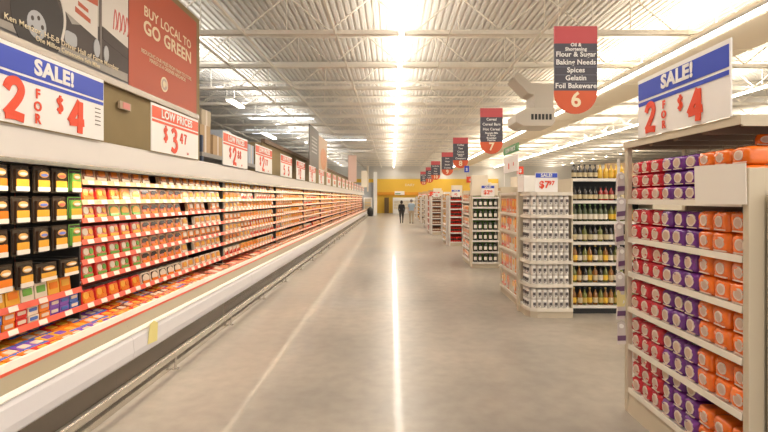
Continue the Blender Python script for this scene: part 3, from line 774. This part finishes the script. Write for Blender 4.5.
# bags
def soft(Wx, Wy, H, seed):
    """pillow-like bag, centred, base z=0, front is -X"""
    rr = random.Random(seed); b = MB(); n = 7; V = []
    def P(u, v, w):
        m = [abs(u), abs(v), abs(w)]; L = (m[0]**5+m[1]**5+m[2]**5)**.2
        q = max(m)/L if L else 1
        return (u*q, v*q, w*q)
    faces = []; idx = {}
    def vid(u, v, w):
        key = (round(u, 3), round(v, 3), round(w, 3))
        if key not in idx:
            p = P(u, v, w); f = 1+rr.uniform(-.09, .06)
            idx[key] = len(V); V.append((p[0]*Wx/2*f, p[1]*Wy/2*(1+rr.uniform(-.02,.02)), (p[2]*.5+.5)*H*(1+rr.uniform(-.01,.01))))
        return idx[key]
    for ax in range(3):
        for sg in (-1, 1):
            for i in range(n):
                for j in range(n):
                    q = []
                    for a, c_ in ((i,j),(i+1,j),(i+1,j+1),(i,j+1)):
                        s, t = a/n*2-1, c_/n*2-1
                        p = [0,0,0]; p[ax] = sg; p[(ax+1) % 3] = s; p[(ax+2) % 3] = t; q.append(vid(*p))
                    if sg < 0: q.reverse()
                    faces.append(q)
    return b.add(V, faces)
bagm = {'red': mat('bag_red', (.56,.008,.025), .25, coat=.6, bump=.6, bscale=30), 'purple': mat('bag_purple', (.15,.02,.24), .25, coat=.6, bump=.6, bscale=30), 'orange': mat('bag_orange', (.86,.17,.008), .22, coat=.7, bump=.7, bscale=22)}
logo = mat('bag_logo', (.58,.40,.30), .4); logo2 = mat('bag_logo_ring', (.74,.62,.54), .4); foot = mat('bag_print', (.78,.6,.5), .4)
BG = {}
for cn, W in (('red', .142), ('purple', .127), ('orange', .147)):
    for v in range(3):
        H = .118 if cn != 'orange' else .122
        root = soft(.15, W*.99, H, v*9+len(cn)).build('product_bag', bagm[cn], smooth=True)
        ry = .039 if cn != 'orange' else .033
        d1 = MB().add([(-.0775, ry*1.0*math.cos(a), H*.52+ry*math.sin(a)) for a in [2*math.pi*k/18 for k in range(18)]]+[(-.0700, ry*math.cos(a), H*.52+ry*math.sin(a)) for a in [2*math.pi*k/18 for k in range(18)]],
              [tuple(range(17,-1,-1))]+[(i, (i+1) % 18, (i+1) % 18+18, i+18) for i in range(18)]).build('round_label', logo2, root)
        rj = ry*.72
        d2 = MB().add([(-.0785, rj*math.cos(a), H*.52+rj*math.sin(a)) for a in [2*math.pi*k/14 for k in range(14)]]+[(-.074, rj*math.cos(a), H*.52+rj*math.sin(a)) for a in [2*math.pi*k/14 for k in range(14)]],
              [tuple(range(13,-1,-1))]+[(i, (i+1) % 14, (i+1) % 14+14, i+14) for i in range(14)]).build('label_centre', logo, root)
        d3 = MB().box(-.0765, -.066, -W*.32, W*.30, H*.10, H*.16).build('printed_strip', foot, root)
        BG[cn, v] = reg(root, d1, d2, d3)
SHN = ['top', 'second', 'third', 'fourth', 'fifth', 'bottom']
cy_ = []
yy = y1-.06
for cn, W in (('red', .142), ('purple', .127), ('orange', .147)):
    for k in range(3): cy_.append((cn, yy-W/2, k)); yy -= W+.001
for si, z in enumerate(ZN):
    layers = 3 if si in (0, 5) else 2
    for cn, yc, k in cy_:
        Hh = .118 if cn != 'orange' else .122
        lay = layers
        if si == 5 and cn == 'orange': lay = 2
        for L in range(lay):
            Hs = .101 if si == 0 else Hh
            o = copy_tree(BG[cn, random.randrange(3)], (x0+.095+random.uniform(-.008,.008), yc+random.uniform(-.003,.003), z+.001+L*Hs*.985), (0, 0, random.uniform(-.10,.10)))
            if si == 0: o.scale = (1, 1, Hs/Hh)
            tag(o, '%s bag, %s %s column from the left, %s layer on the %s shelf' % (cn, ORD[k], cn, ['lower','middle' if lay == 3 else 'upper','topmost'][L], SHN[si]), 'bag', '%s bags on the near end display' % cn)
# loose orange bags lying under the canopy, above the white card
for i, (yy, zz, xx, rt, lb) in enumerate(((2.70,1.99,2.08,.5,'left one'),(2.60,1.99,2.2,.9,'right one'))):
    zz = 1.68+3*.1
    o = copy_tree(BG['orange', i % 3], (xx+.06, yy, zz-.0), (R(8), R(6), rt)); o.scale = (1, 1, .6)
    tag(o, 'crumpled orange bag on top of the pile under the canopy, '+lb, 'bag', 'loose orange bags')
for k in BG: purge(BG[k])
# blank white card hung in front
o = tag(MB().prism([(-.136,.0),(.141,.0),(.136,.218),(-.141,.218)], -.004, .004).build('blank_card', mat('card_white', (.80,.74,.66), .6), loc=(1.808, 2.65, 1.666), rot=(0, 0, R(-67))), 'blank whitish card clipped in front of the orange bags on the top shelf', 'card')
# sale sign on the canopy
sale24((1.855, 3.115, 2.147), R(-90), .985, .43, 'large blue headed SALE 2 FOR $4 sign above the bag display on the right', head=.36)
# clip strip with hanging packs at the far upright
r = empty('clip_strip', (1.83, 3.88, 0)); tag(r, 'plastic clip strip hanging on the far upright of the bag display', 'clip strip')
MB().box(-.01, .01, -.004, 0, .75, 2.02).build('strip_band', M['white'], r)
pkp = MB().prism([(-.032,0),(.03,.01),(.034,.17),(.0,.19),(-.03,.17)], -.012, .012).build('hanging_pack', mat('film_pack', (.62,.56,.54), .2, coat=.4))
reg(pkp, MB().prism([(-.03,.03),(.03,.04),(.032,.08),(-.03,.07)], -.016, .016).build('dark_label', mat('film_label', (.14,.06,.14), .4), pkp), MB().prism(disc(.018,.018,10,0,.15), -.015,.015).build('white_emblem', M['white'], pkp))
for k in range(7):
    z = 1.72-k*.2
    o = copy_tree(pkp, (1.838+random.uniform(-.012,.012), 3.86, z), (R(random.uniform(-6,6)), R(random.uniform(-5,5)), R(random.uniform(-30,10))))
    tag(o, 'clear snack pack with dark label on the clip strip, %s from the top' % ordn(k+1), 'snack pack', 'packs on the clip strip')
purge(pkp)
tag(MB().box(-.04,.04,-.003,.003,0,.13).build('yellow_shelf_tag', mat('tag_pale', (.78,.68,.30), .5), loc=(1.845, 3.85, .83)), 'pale yellow tag below the clip strip packs beside the red bags', 'tag')
# ---- shelving facing the near aisle at the right picture edge
r = empty('shelf_bay', (0,0,0)); tag(r, 'beige shelving with slotted upright at the right picture edge, behind the bag display', 'shelf unit')
MB().box(1.955, 1.99, 2.44, 2.50, 0, 1.72).build('slotted_upright', M['gond'], r)
b = MB()
for k in range(62): b.box(1.966, 1.980, 2.436, 2.44, .1+k*.026, .113+k*.026)
b.build('slots', M['black'], r)['kind'] = 'stuff'
MB().box(1.99, 3.4, 2.47, 2.50, 0, 1.72).build('back_panel', M['gond'], r)
for z in (1.62, 1.36, 1.06, .77, .45): MB().box(1.985, 3.4, 2.06, 2.47, z-.03, z).build('shelf', M['gond_shelf'], r)

# ---- second gondola: white jar display + bottle shelves + orange box end
def simple_products(proto, xs, ys, zs, lab, cat, group, parts=True, jit=.004, rz=0):
    n = 0
    for zi, z in enumerate(zs):
        k = 0
        for y in ys:
            for x in xs:
                k += 1
                o = copy_tree(proto, (x+random.uniform(-jit,jit), y+random.uniform(-jit,jit), z+.009), (0,0,rz+random.uniform(-.05,.05)), parts)
                tag(o, lab(zi, k), cat, group); n += 1
    purge(proto)
    return n
# bottle shelves
ZB = [1.98, 1.655, 1.35, 1.05, .745, .45, .12]
gondola('bottle_shelves', 2.62, 3.86, 7.03, 7.5, ZB, 1.985, 'y', 'tall shelf section of dark cooking oil bottles facing the camera in aisle 6', back='black', lipm='gond_white')
def bottle(name, gc, cap, lab, h=.24, r_=.036):
    root = MB().lathe([(r_,0),(r_,h*.55),(r_*.85,h*.66),(r_*.36,h*.78),(r_*.32,h*.92)], 12).build(name, mat('glass_'+gc[0], gc[1], .12, coat=.6), smooth=True)
    c1 = MB().lathe([(r_*.42,h*.90),(r_*.42,h)], 10).build('cap', mat('cap_'+cap[0], cap[1], .4), root)
    c2 = MB().lathe([(r_*1.02,h*.12),(r_*1.02,h*.42)], 12).build('label', mat('blabel_'+lab[0], lab[1], .5), root)
    return reg(root, c1, c2)
A_, B_, D_ = ('amber',(.30,.12,.02)), ('olive',(.16,.17,.03)), ('dark',(.03,.022,.015))
Yl, Rd, Gr = ('yellow',(.80,.50,.05)), ('redb',(.35,.03,.02)), ('clear',(.06,.08,.03))
Wt, Bk, Gd, Gn, Cr = ('white',(.75,.68,.55)), ('black',(.03,.03,.03)), ('gold',(.6,.42,.1)), ('green',(.12,.25,.08)), ('cream',(.6,.5,.3))
rows = [ # per shelf: list of (body,cap,label) across
 [(D_,Bk,Cr)]*5+[(Yl,Gd,Yl)]*5,
 [(D_,Bk,Cr)]*5+[(Rd,Bk,Cr)]*3+[(D_,Bk,Cr)]*4,
 [(Gr,Gn,Wt)]*7+[(B_,Bk,Yl)]*5,
 [(D_,Bk,Cr),(D_,Bk,Wt),(B_,Bk,Cr)]*4,
 [(A_,Bk,Yl),(D_,Gd,Wt),(B_,Bk,Cr)]*4,
 [(B_,Bk,Yl),(A_,Gd,Cr),(D_,Bk,Wt)]*4,
 [(A_,Gd,Yl),(A_,Bk,Cr),(B_,Bk,Gd)]*4]
SB = ['upper top', 'second', 'third', 'fourth', 'fifth', 'sixth', 'bottom']
for si, (z, rw) in enumerate(zip(ZB, rows)):
    cache = {}
    for k, t in enumerate(rw):
        key = (t[0][0], t[1][0], t[2][0])
        if key not in cache: cache[key] = bottle('bottle', *t, h=.205 if si < 2 else .25)
        o = copy_tree(cache[key], (2.695+k*.077+random.uniform(-.004,.004), 7.09+random.uniform(0,.015), z+.009))
        tag(o, '%s bottle, %s from the left on the %s shelf of aisle 6 bottles' % (key[0].replace('redb','red'), ordn(k+1), SB[si]), 'bottle', 'bottles on the tall aisle 6 shelves')
    for k in cache: purge(cache[k])
# white jar display, with slanted left corner
x0, x1, yf = 1.93, 2.575, 6.78
r = empty('jar_display', (0,0,0)); tag(r, 'white wing display full of white jars with a SALE sign on top', 'shelf unit')
ZJ = [1.45, 1.11, .80, .47, .13]
MB().box(x0, x1, 7.42, 7.45, 0, 1.80).build('back_panel', M['gond'], r)
MB().box(x1-.02, x1, yf+.05, 7.42, 0, 1.98).build('side_panel', M['gond'], r)
MB().box(x0-.04, x0-.0, 7.2, 7.26, 0, 1.86).build('upright', M['gond'], r)
for z in ZJ+[1.77]:
    pl = lambda o_: [(x0-o_, 7.3), (x0-o_, yf+.16), (x0+.03-o_*.5, yf+.04-o_), (x0+.12, yf-o_), (x1-.02, yf-o_), (x1-.02, 7.3)]
    p = pl(0); n = len(p)
    s_ = MB().add([(a, c_, z-.02) for a, c_ in p]+[(a, c_, z) for a, c_ in p], [tuple(range(n)), tuple(range(2*n-1, n-1, -1))]+[(i, i+n, (i+1) % n+n, (i+1) % n) for i in range(n)]).build('shelf', M['gond_white'], r)
    q = p[:5]; qo = pl(.012)[:5]
    L_ = MB()
    for i in range(4):
        L_.add([(q[i][0],q[i][1],z-.035),(q[i+1][0],q[i+1][1],z-.035),(q[i+1][0],q[i+1][1],z+.012),(q[i][0],q[i][1],z+.012),
                (qo[i][0],qo[i][1],z-.035),(qo[i+1][0],qo[i+1][1],z-.035),(qo[i+1][0],qo[i+1][1],z+.012),(qo[i][0],qo[i][1],z+.012)],
               [(0,1,2,3),(5,4,7,6),(4,5,1,0),(3,2,6,7),(0,3,7,4),(1,5,6,2)])
    L_.build('shelf_lip', M['gond_shelf'], s_)
p = [(x0, 7.3), (x0, yf+.18), (x0+.04, yf+.06), (x0+.13, yf+.02), (x1-.02, yf+.02), (x1-.02, 7.3)]
MB().add([(a, c_, 0) for a, c_ in p]+[(a, c_, .10) for a, c_ in p], [tuple(range(6)), tuple(range(11, 5, -1))]+[(i, i+6, (i+1) % 6+6, (i+1) % 6) for i in range(6)]).build('kick_plate', M['gond'], r)
jm = mat('jar_white', (.80,.76,.70), .3, coat=.3)
jp = MB().lathe([(.034,0),(.0365,.008),(.0365,.112),(.031,.122)], 12).build('white_jar', jm, smooth=True)
reg(jp, MB().lathe([(.030,.120),(.0315,.124),(.0315,.142)], 12).build('lid', mat('jar_lid', (.62,.58,.54), .4), jp), MB().box(-.017,.020,-.039,-.030,.045,.088).box(-.012,.004,-.0395,-.030,.026,.038).build('label', mat('jar_label', (.10,.085,.085), .5), jp))
for zi, z in enumerate(ZJ):
    for L in range(2):
        k = 0
        pos = [(x0+.04, yf+.30), (x0+.04, yf+.22), (x0+.045, yf+.14)]+[(x0+.085+j*.077, yf+.055) for j in range(7)]
        for (a, c_) in pos:
            k += 1
            o = copy_tree(jp, (a, c_, z+.001+L*.1425), (0,0,random.uniform(-.12,.12)-(.9 if a < x0+.05 else 0)))
            tag(o, 'white jar, %s from the left in the %s row, %s shelf of the jar display' % (ordn(k), ('lower','upper')[L], ORD[zi] if zi < 4 else 'bottom'), 'jar', 'white jars on the wing display')
purge(jp)
def small_sale(loc, rz, W, H, label, hm='sign_blue', word='SALE!', price='$7.97'):
    r = tag(board('sale_sign', W, H, loc, rz), label, 'sign')
    MB().box(-W/2+.006, W/2-.006, -.008, -.005, H*.74, H*.97).build('header_band', M[hm], r)
    text(word, H*.24, M['white'], 0, H*.78, -.011, r, bold=.002)
    t = price.split('.')
    if len(t) == 2:
        text(t[0], H*.5, M['sign_red'], -W*.10, H*.22, -.011, r, 'price_numeral', bold=.004)
        text(t[1], H*.3, M['sign_red'], W*.22, H*.36, -.011, r, 'price_cents', bold=.003)
    else: text(price, H*.42, M['sign_red'], 0, H*.2, -.011, r, 'price_numeral', bold=.004)
    return r
small_sale((2.19, yf+.03, 1.785), 0, .32, .275, 'small blue headed SALE $7.97 sign standing on the white jar display')
o = tag(MB().box(-.13,.13,-.1,.1,0,.24).build('white_box', M['white'], loc=(2.03, 7.12, 1.79), rot=(0,0,.2), bevel=.004), 'plain white box on the jar display left of the SALE $7.97 sign', 'box')
for i, (x, y, W, H, c_, lb) in enumerate(((3.0,7.3,.3,.2,'tanb','tan carton behind the top row of oil bottles'),(3.45,7.3,.35,.24,'card','brown carton above the bottle shelves'))):
    tag(MB().box(-W/2,W/2,-.1,.1,0,H).build('carton', M[c_], loc=(x, y, 1.989), bevel=.004), lb, 'box')
# orange box end display (faces the main aisle)
ZO = [1.45, 1.15, .84, .50, .15]
gondola('end_display', 1.95, 2.35, 7.5, 8.72, ZO+[1.78], 1.9, 'x', 'end display of orange and pink boxes left of the white jar display', group='aisle end displays')
def carton(name, W, D, H, c1, c2, c3=None):
    root = MB().box(-D/2, D/2, -W/2, W/2, 0, H).build(name, M['p_'+c1] if 'p_'+c1 in M else M[c1])
    l = MB().box(-D/2-.003, -D/2, -W*.35, W*.35, H*.45, H*.85).box(-W*.3 if D > W else -D*.3, D*.3, -W/2-.003, -W/2, H*.45, H*.85).build('front_print', M['p_'+c2], root)
    l2 = MB().box(-D/2-.003, -D/2, -W*.4, W*.2, H*.1, H*.25).build('printed_line', M['p_'+(c3 or 'white')], root)
    return reg(root, l, l2)
for a_, (c1, c2, c3) in enumerate((('orange','yellow','white'),('pink','orange','white'),('tan','yellow','red'))):
    p = carton('cereal_box', .18, .1, .23, c1, c2, c3)
    simple_products(p, [2.03], [7.64+.38*a_, 7.83+.38*a_], ZO, lambda zi, k, a_=a_: '%s box on the orange end display, %s from the right, shelf %s from the top' % (['orange','pink','tan'][a_], ordn(a_*2+k), ordn(zi+1)), 'box', 'boxes on the orange end display')
# signs above
small_sale((1.93, 7.80, 2.12), R(-90), .95, .26, 'white price sign below the green header above the orange box display', 'sign_white', ' ', '8.8')
r = tag(MB().box(-.48,.48,-.006,.006,0,.13).build('header_sign', M['sign_green'], loc=(1.93, 7.80, 2.42), rot=(0,0,R(-90))), 'green header sign with pale text above the orange box display', 'sign')
text('LOW PRICE', .10, M['white'], 0, .03, -.01, r, bold=.001, sx=1.2); MB().box(-.46,-.44,-.004,.004,-.52,0).box(.44,.46,-.004,.004,-.52,0).build('sign_post', M['white'], r)
def blade(x, y, z, W, H, m, label, ch='$'):
    r = tag(MB().box(-W/2,W/2,-.005,.005,0,H).build('blade_sign', M[m], loc=(x, y, z)), label, 'sign')
    text(ch, H*.6, M['white'], 0, H*.25, -.009, r, bold=.003)
    MB().tube((0,0,0),(0,0,-.12), .006, n=5).build('sign_post', M['steel'], r)
blade(1.99, 7.45, 2.07, .10, .12, 'sign_red', 'small red blade sign with white mark beside the orange end display')
blade(1.93, 11.9, 2.08, .17, .15, 'sign_red', 'small red blade sign over the third shelf row')
blade(1.86, 11.95, 2.34, .12, .16, 'sign_blue', 'small blue sign left of the red blade over the third shelf row', 'S')
blade(1.90, 22.3, 1.845, .28, .15, 'sign_red', 'distant red sign over the far shelf rows')

# ---- third gondola: dark jars facing camera
ZD = [1.72, 1.48, 1.20, .92, .67, .40, .145]
gondola('jar_shelves', 1.93, 2.60, 11.6, 12.0, ZD, 1.75, 'y', 'shelf section of dark jars with white labels facing the camera at aisle 7', back='p_green', lipm='gond_white', group='camera facing shelf sections')
p = MB().lathe([(.05,0),(.052,.02),(.052,.15),(.04,.17),(.04,.19)], 10).build('dark_jar', mat('dark_jar', (.03,.035,.02), .2, coat=.5), smooth=True)
reg(p, MB().box(-.034,.034,-.058,-.035,.04,.12).build('label', mat('dj_label', (.8,.75,.66), .5), p))
simple_products(p, [2.02+.122*k for k in range(5)], [11.68], ZD[1:], lambda zi, k: 'dark jar with white label, %s from the left on the %s shelf at aisle 7' % (ordn(k), ORD[zi]), 'jar', 'dark jars with white labels')
small_sale((2.32, 11.62, 1.735), 0, .32, .27, 'small SALE sign standing on the dark jar shelves', price='$2.99')
for i, (x, W, H, lb) in enumerate(((2.15,.4,.5,'large cream carton stacked on the dark jar shelves'),(2.48,.22,.3,'small cream carton on the right of the dark jar shelves'))):
    tag(MB().box(-W/2,W/2,-.12,.12,0,H).build('carton', M['duct'], loc=(x, 11.86, 1.76), bevel=.006), lb, 'box')
gondola('end_display', 1.93, 2.3, 12.0, 13.2, [1.6,1.3,1.0,.7,.42,.14], 1.9, 'x', 'end display of orange and white boxes left of the dark jars', group='aisle end displays', lipm='gond_white')
p = carton('cereal_box', .22, .1, .2, 'white', 'orange', 'red')
simple_products(p, [2.01], [12.15+.24*k for k in range(5)], [1.6,1.3,1.0,.7,.42,.14], lambda zi, k: 'white and orange box, %s from the right on shelf %s of the third end display' % (ordn(k), ordn(zi+1)), 'box', 'boxes on the third end display')
# ---- farther rows: (front y, x0, camera-facing colour, end colour)
FR = [(16.9, 2.03, 'red', 'black', 'yellow', 'white', 'fourth'), (22.2, 1.84, 'brown', 'white', 'red', 'pink', 'fifth'), (27.4, 2.0, 'red', 'white', 'white', 'red', 'sixth'), (32.6, 2.0, 'white', 'brown', 'yellow', 'red', 'seventh'), (37.8, 2.0, 'yellow', 'red', 'white', 'orange', 'eighth')]
for (yf2, xx, c1, c2, e1, e2, nm) in FR:
    zs = [1.6, 1.32, 1.04, .76, .48, .15]
    gondola('shelf_section', xx, xx+.48, yf2, yf2+.4, zs, 1.72, 'y', 'camera facing shelf section of %s packs, %s shelf row from the front' % (c1, nm), group='camera facing shelf sections', back='case_red' if c1 == 'red' else 'gond_back', side='gond_white', lipm='gond_white')
    p = MB().lathe([(.035,0),(.035,.17)], 10).build('can', M['p_'+c1], smooth=False)
    reg(p, MB().lathe([(.0355,.05),(.0355,.12)], 10).build('label', M['p_'+c2], p))
    simple_products(p, [xx+.07+.08*k for k in range(5)], [yf2+.07], zs, lambda zi, k: '%s can, %s from the left on shelf %s of the %s shelf row' % (c1, ordn(k), ordn(zi+1), nm), 'can', 'cans on the %s shelf row' % nm, parts=yf2 < 24)
    gondola('end_display', xx-.1, xx+.3, yf2+.45, yf2+1.65, zs, 1.78, 'x', 'end display of %s packs on the %s shelf row from the front' % (e1, nm), group='aisle end displays', side='gond_white', lipm='gond_white')
    p = carton('boxed_product', .205, .12, .235, e1, e2)
    simple_products(p, [xx-.01], [yf2+.6+.215*k for k in range(5)], zs, lambda zi, k: '%s box, %s from the right on shelf %s of the %s end display' % (e1, ordn(k), ordn(zi+1), nm), 'box', 'boxes on the %s end display' % nm, parts=yf2 < 24)
    small_sale((xx+.22, yf2+.03, 1.74), 0, .3, .25, 'small sale sign topping the %s shelf row' % nm, 'sign_blue' if yf2 < 20 else 'sign_red', price='$2')
    tag(MB().box(-.18,.18,-.14,.14,0,.42).build('carton', M['duct' if yf2 < 25 else 'card'], loc=(xx+.28, yf2+.22, 1.73), bevel=.006), 'carton stacked on top of the %s shelf row' % nm, 'box')
# long gondola runs behind the ends (aisle shelving tops seen above)
for i, (y, x0_) in enumerate(((7.5, 2.62), (12.05, 2.62), (17.35, 2.55), (22.65, 2.4), (27.85, 2.55), (33.05, 2.55), (38.25, 2.55))):
    r = empty('shelving_run', (0,0,0)); tag(r, 'long cream shelving run stretching right, %s row from the front' % ordn(i+1), 'shelving')
    MB().box(x0_+.02, 24, y+.03, y+.9, 0, 1.86).build('shelving_body', M['gond'], r)
    MB().box(x0_+.02, 24, y+.0, y+.93, 1.86, 1.88).build('top_board', M['gond_white'], r)
    rr = random.Random(i)
    x = x0_+.5; k = 0
    while x < 11:
        W = rr.uniform(.3, .6); H = rr.uniform(.15, .4); k += 1
        o = tag(MB().box(-W/2,W/2,-.2,.2,0,H).build('carton', M[rr.choice(['duct','tanb','card','gond_white'])], loc=(x+W/2, y+.4, 1.881), bevel=.006),
            'overstock carton on the %s shelving run, %s from the main aisle' % (ordn(i+1), ordn(k)), 'box', 'overstock cartons on the shelving tops')
        x += W+rr.uniform(.05, .7)

# ================================================================= FAR END
r = empty('freezer_cabinet', (0,0,0)); tag(r, 'white upright freezer cabinet with lit shelves at the end of the left cases', 'freezer')
MB().box(-2.7,-1.9,45.6,46.5,0,1.75).build('cabinet_body', M['white'], r)
MB().box(-2.6,-2.0,45.58,45.6,.35,1.65).build('cabinet_opening', mat('freezer_in', (.55,.5,.4), .5), r)
for z in (.65,.95,1.25): MB().box(-2.6,-2.0,45.5,45.59,z,z+.05).build('shelf', mat('freezer_tan', (.7,.5,.2), .5), r)
tag(MB().lathe([(.22,0),(.27,.3),(.27,.62),(.2,.75),(.1,.85)], 14).build('dark_bin', M['black'], smooth=True, loc=(-2.02, 44.6, .0)), 'round dark bin in front of the white freezer at the far left end', 'bin')
r = empty('dairy_case', (0,0,0)); tag(r, 'long white lit dairy case along the yellow far wall', 'refrigerated case')
MB().box(.1,5.5,52.6,53.9,0,1.75).build('case_body', M['white'], r)
for z in (.4,.75,1.1,1.42):
    MB().box(.2,5.4,52.5,52.62,z,z+.05).build('shelf', M['gond_white'], r)
MB().box(.2,5.4,52.58,52.6,.5,1.38).build('stock_face', mat('dairy_stock', (.70,.62,.48), .5, var=.4, bscale=9), r)
r = tag(MB().box(-.55,.55,-.04,0,0,.42).build('wall_sign', M['white'], loc=(.85, 53.97, 2.05)), 'white sign on the yellow far wall above the dairy case', 'sign')
MB().box(-.5,.1,-.05,-.04,.08,.18).build('sign_print', M['sign_green'], r)
r = tag(empty('wall_lettering', (2.0, 54.12, 3.05)), 'pale lettering on the yellow far wall', 'sign'); text('DAIRY', .36, M['cream_text'], 0, 0, -.02, r, bold=.01)
r = tag(MB().box(0,.5,0,.4,0,1.75).build('door_cart', mat('dark_frame', (.16,.09,.03), .5), loc=(-.85, 53.4, 0)), 'dark narrow cabinet beside the far door', 'cabinet')

# ================================================================= PEOPLE
def person(loc, label, shirt, pants, hair, skin, H, stride, arms, bulk=1.0, longhair=False, rz=0):
    root = empty('person', loc, rz); tag(root, label, 'person'); root.scale = (H/1.75,)*3
    V = []; E = []; Rd_ = []
    def v(p, r_, par=None):
        V.append(p); Rd_.append(r_); i = len(V)-1
        if par is not None: E.append((par, i))
        return i
    pel = v((0,0,.95), .145*bulk)
    w_ = v((0,0,1.12), .13*bulk, pel); ch = v((0,.01,1.32), .155*bulk, w_); sh_ = v((0,0,1.44), .11, ch)
    nk = v((0,0,1.52), .052, sh_); hd = v((0,-.005,1.60), .075, nk); h2 = v((0,.0,1.68), .088, hd); v((0,.0,1.735), .06, h2)
    for s in (-1, 1):
        st = stride*s
        hip = v((s*.095,0,.90), .10*bulk, pel)
        kn = v((s*.10, .02+st*.18, .50), .062, hip)
        an = v((s*.09, st*.34-(.06 if st < 0 else 0), .10 if st >= 0 else .15), .042, kn)
        v((s*.095, st*.34+.14-(.04 if st < 0 else 0), .045), .038, an)
        so = v((s*.185, 0, 1.42), .062, sh_)
        a1 = arms[0 if s < 0 else 1]
        el = v((s*.235, a1[0]*.5, 1.13), .042, so)
        wr = v((s*.24+a1[2], a1[0], .90+a1[1]), .028, el)
        pm_ = v((s*.235+a1[2], a1[0]+.03, .84+a1[1]), .030, wr)
        for f in range(4): v((s*.23+a1[2]+(f-1.5)*.016, a1[0]+.045+.01*f, .765+a1[1]+abs(f-1.2)*.01), .009, pm_)
        v((s*.205+a1[2], a1[0]+.07, .83+a1[1]), .010, pm_)
    me = bpy.data.meshes.new('person_body'); me.from_pydata(V, E, [])
    o = bpy.data.objects.new('body', me); col.objects.link(o)
    m1 = o.modifiers.new('skin', 'SKIN'); m1.use_smooth_shade = True
    for i, sv in enumerate(me.skin_vertices[0].data):
        sv.radius = (Rd_[i]*1.12 if i < 4 else Rd_[i], Rd_[i]*(.72 if i < 4 else 1)); sv.use_root = (i == 0)
    m2 = o.modifiers.new('sub', 'SUBSURF'); m2.levels = 2; m2.render_levels = 2
    dg = bpy.context.evaluated_depsgraph_get()
    nm_ = bpy.data.meshes.new_from_object(o.evaluated_get(dg)); bpy.data.objects.remove(o)
    nm_.materials.clear()
    mm = [mat('skin_'+label[:4]+str(H), skin, .5), mat('shirt'+str(H), shirt, .8), mat('pants'+str(H), pants, .8), mat('shoes', (.04,.035,.03), .5)]
    for m_ in mm: nm_.materials.append(m_)
    for p in nm_.polygons:
        c = p.center; ax = abs(c.x)
        if c.z < .11: k = 3
        elif c.z < .96 and ax < .19: k = 2
        elif c.z > 1.485: k = 0
        elif ax > .185 and c.z < (.93 if longhair else 1.2): k = 0
        else: k = 1
        p.material_index = k; p.use_smooth = True
    b_ = bpy.data.objects.new('body', nm_); col.objects.link(b_); b_.parent = root
    pr = [(.06,1.52),(.10,1.56),(.105,1.62),(.103,1.68),(.085,1.74),(.04,1.775)] if longhair else [(.085,1.60),(.098,1.65),(.098,1.70),(.08,1.75),(.035,1.78)]
    hr = MB().lathe(pr, 16, cy=-.018).build('hair', mat('hair'+str(H), hair, .8), root, smooth=True)
    # face on the far side (they walk away): nose and eyes
    MB().lathe([(.012,1.625),(.014,1.64),(.006,1.67)], 8, cy=.088).build('nose', mm[0], root)
    for s in (-1, 1): MB().lathe([(.008,1.672),(.010,1.68),(.006,1.69)], 8, cx=s*.033, cy=.078).build('eye', M['black'], root)
    return root
person((.63, 31.6, 0), 'person in dark jacket and dark trousers walking away down the aisle', (.02,.02,.022), (.035,.03,.03), (.05,.035,.025), (.5,.33,.24), 1.52, .62, ((.02,.06,.03),(-.05,.05,-.03)), 1.28, True)
person((1.27, 31.3, 0), 'person in light blue shirt and beige trousers walking away down the aisle', (.32,.42,.52), (.42,.34,.24), (.30,.27,.24), (.6,.42,.32), 1.60, -.35, ((.08,.0,0),(-.04,.03,-.02)), 1.3, False)
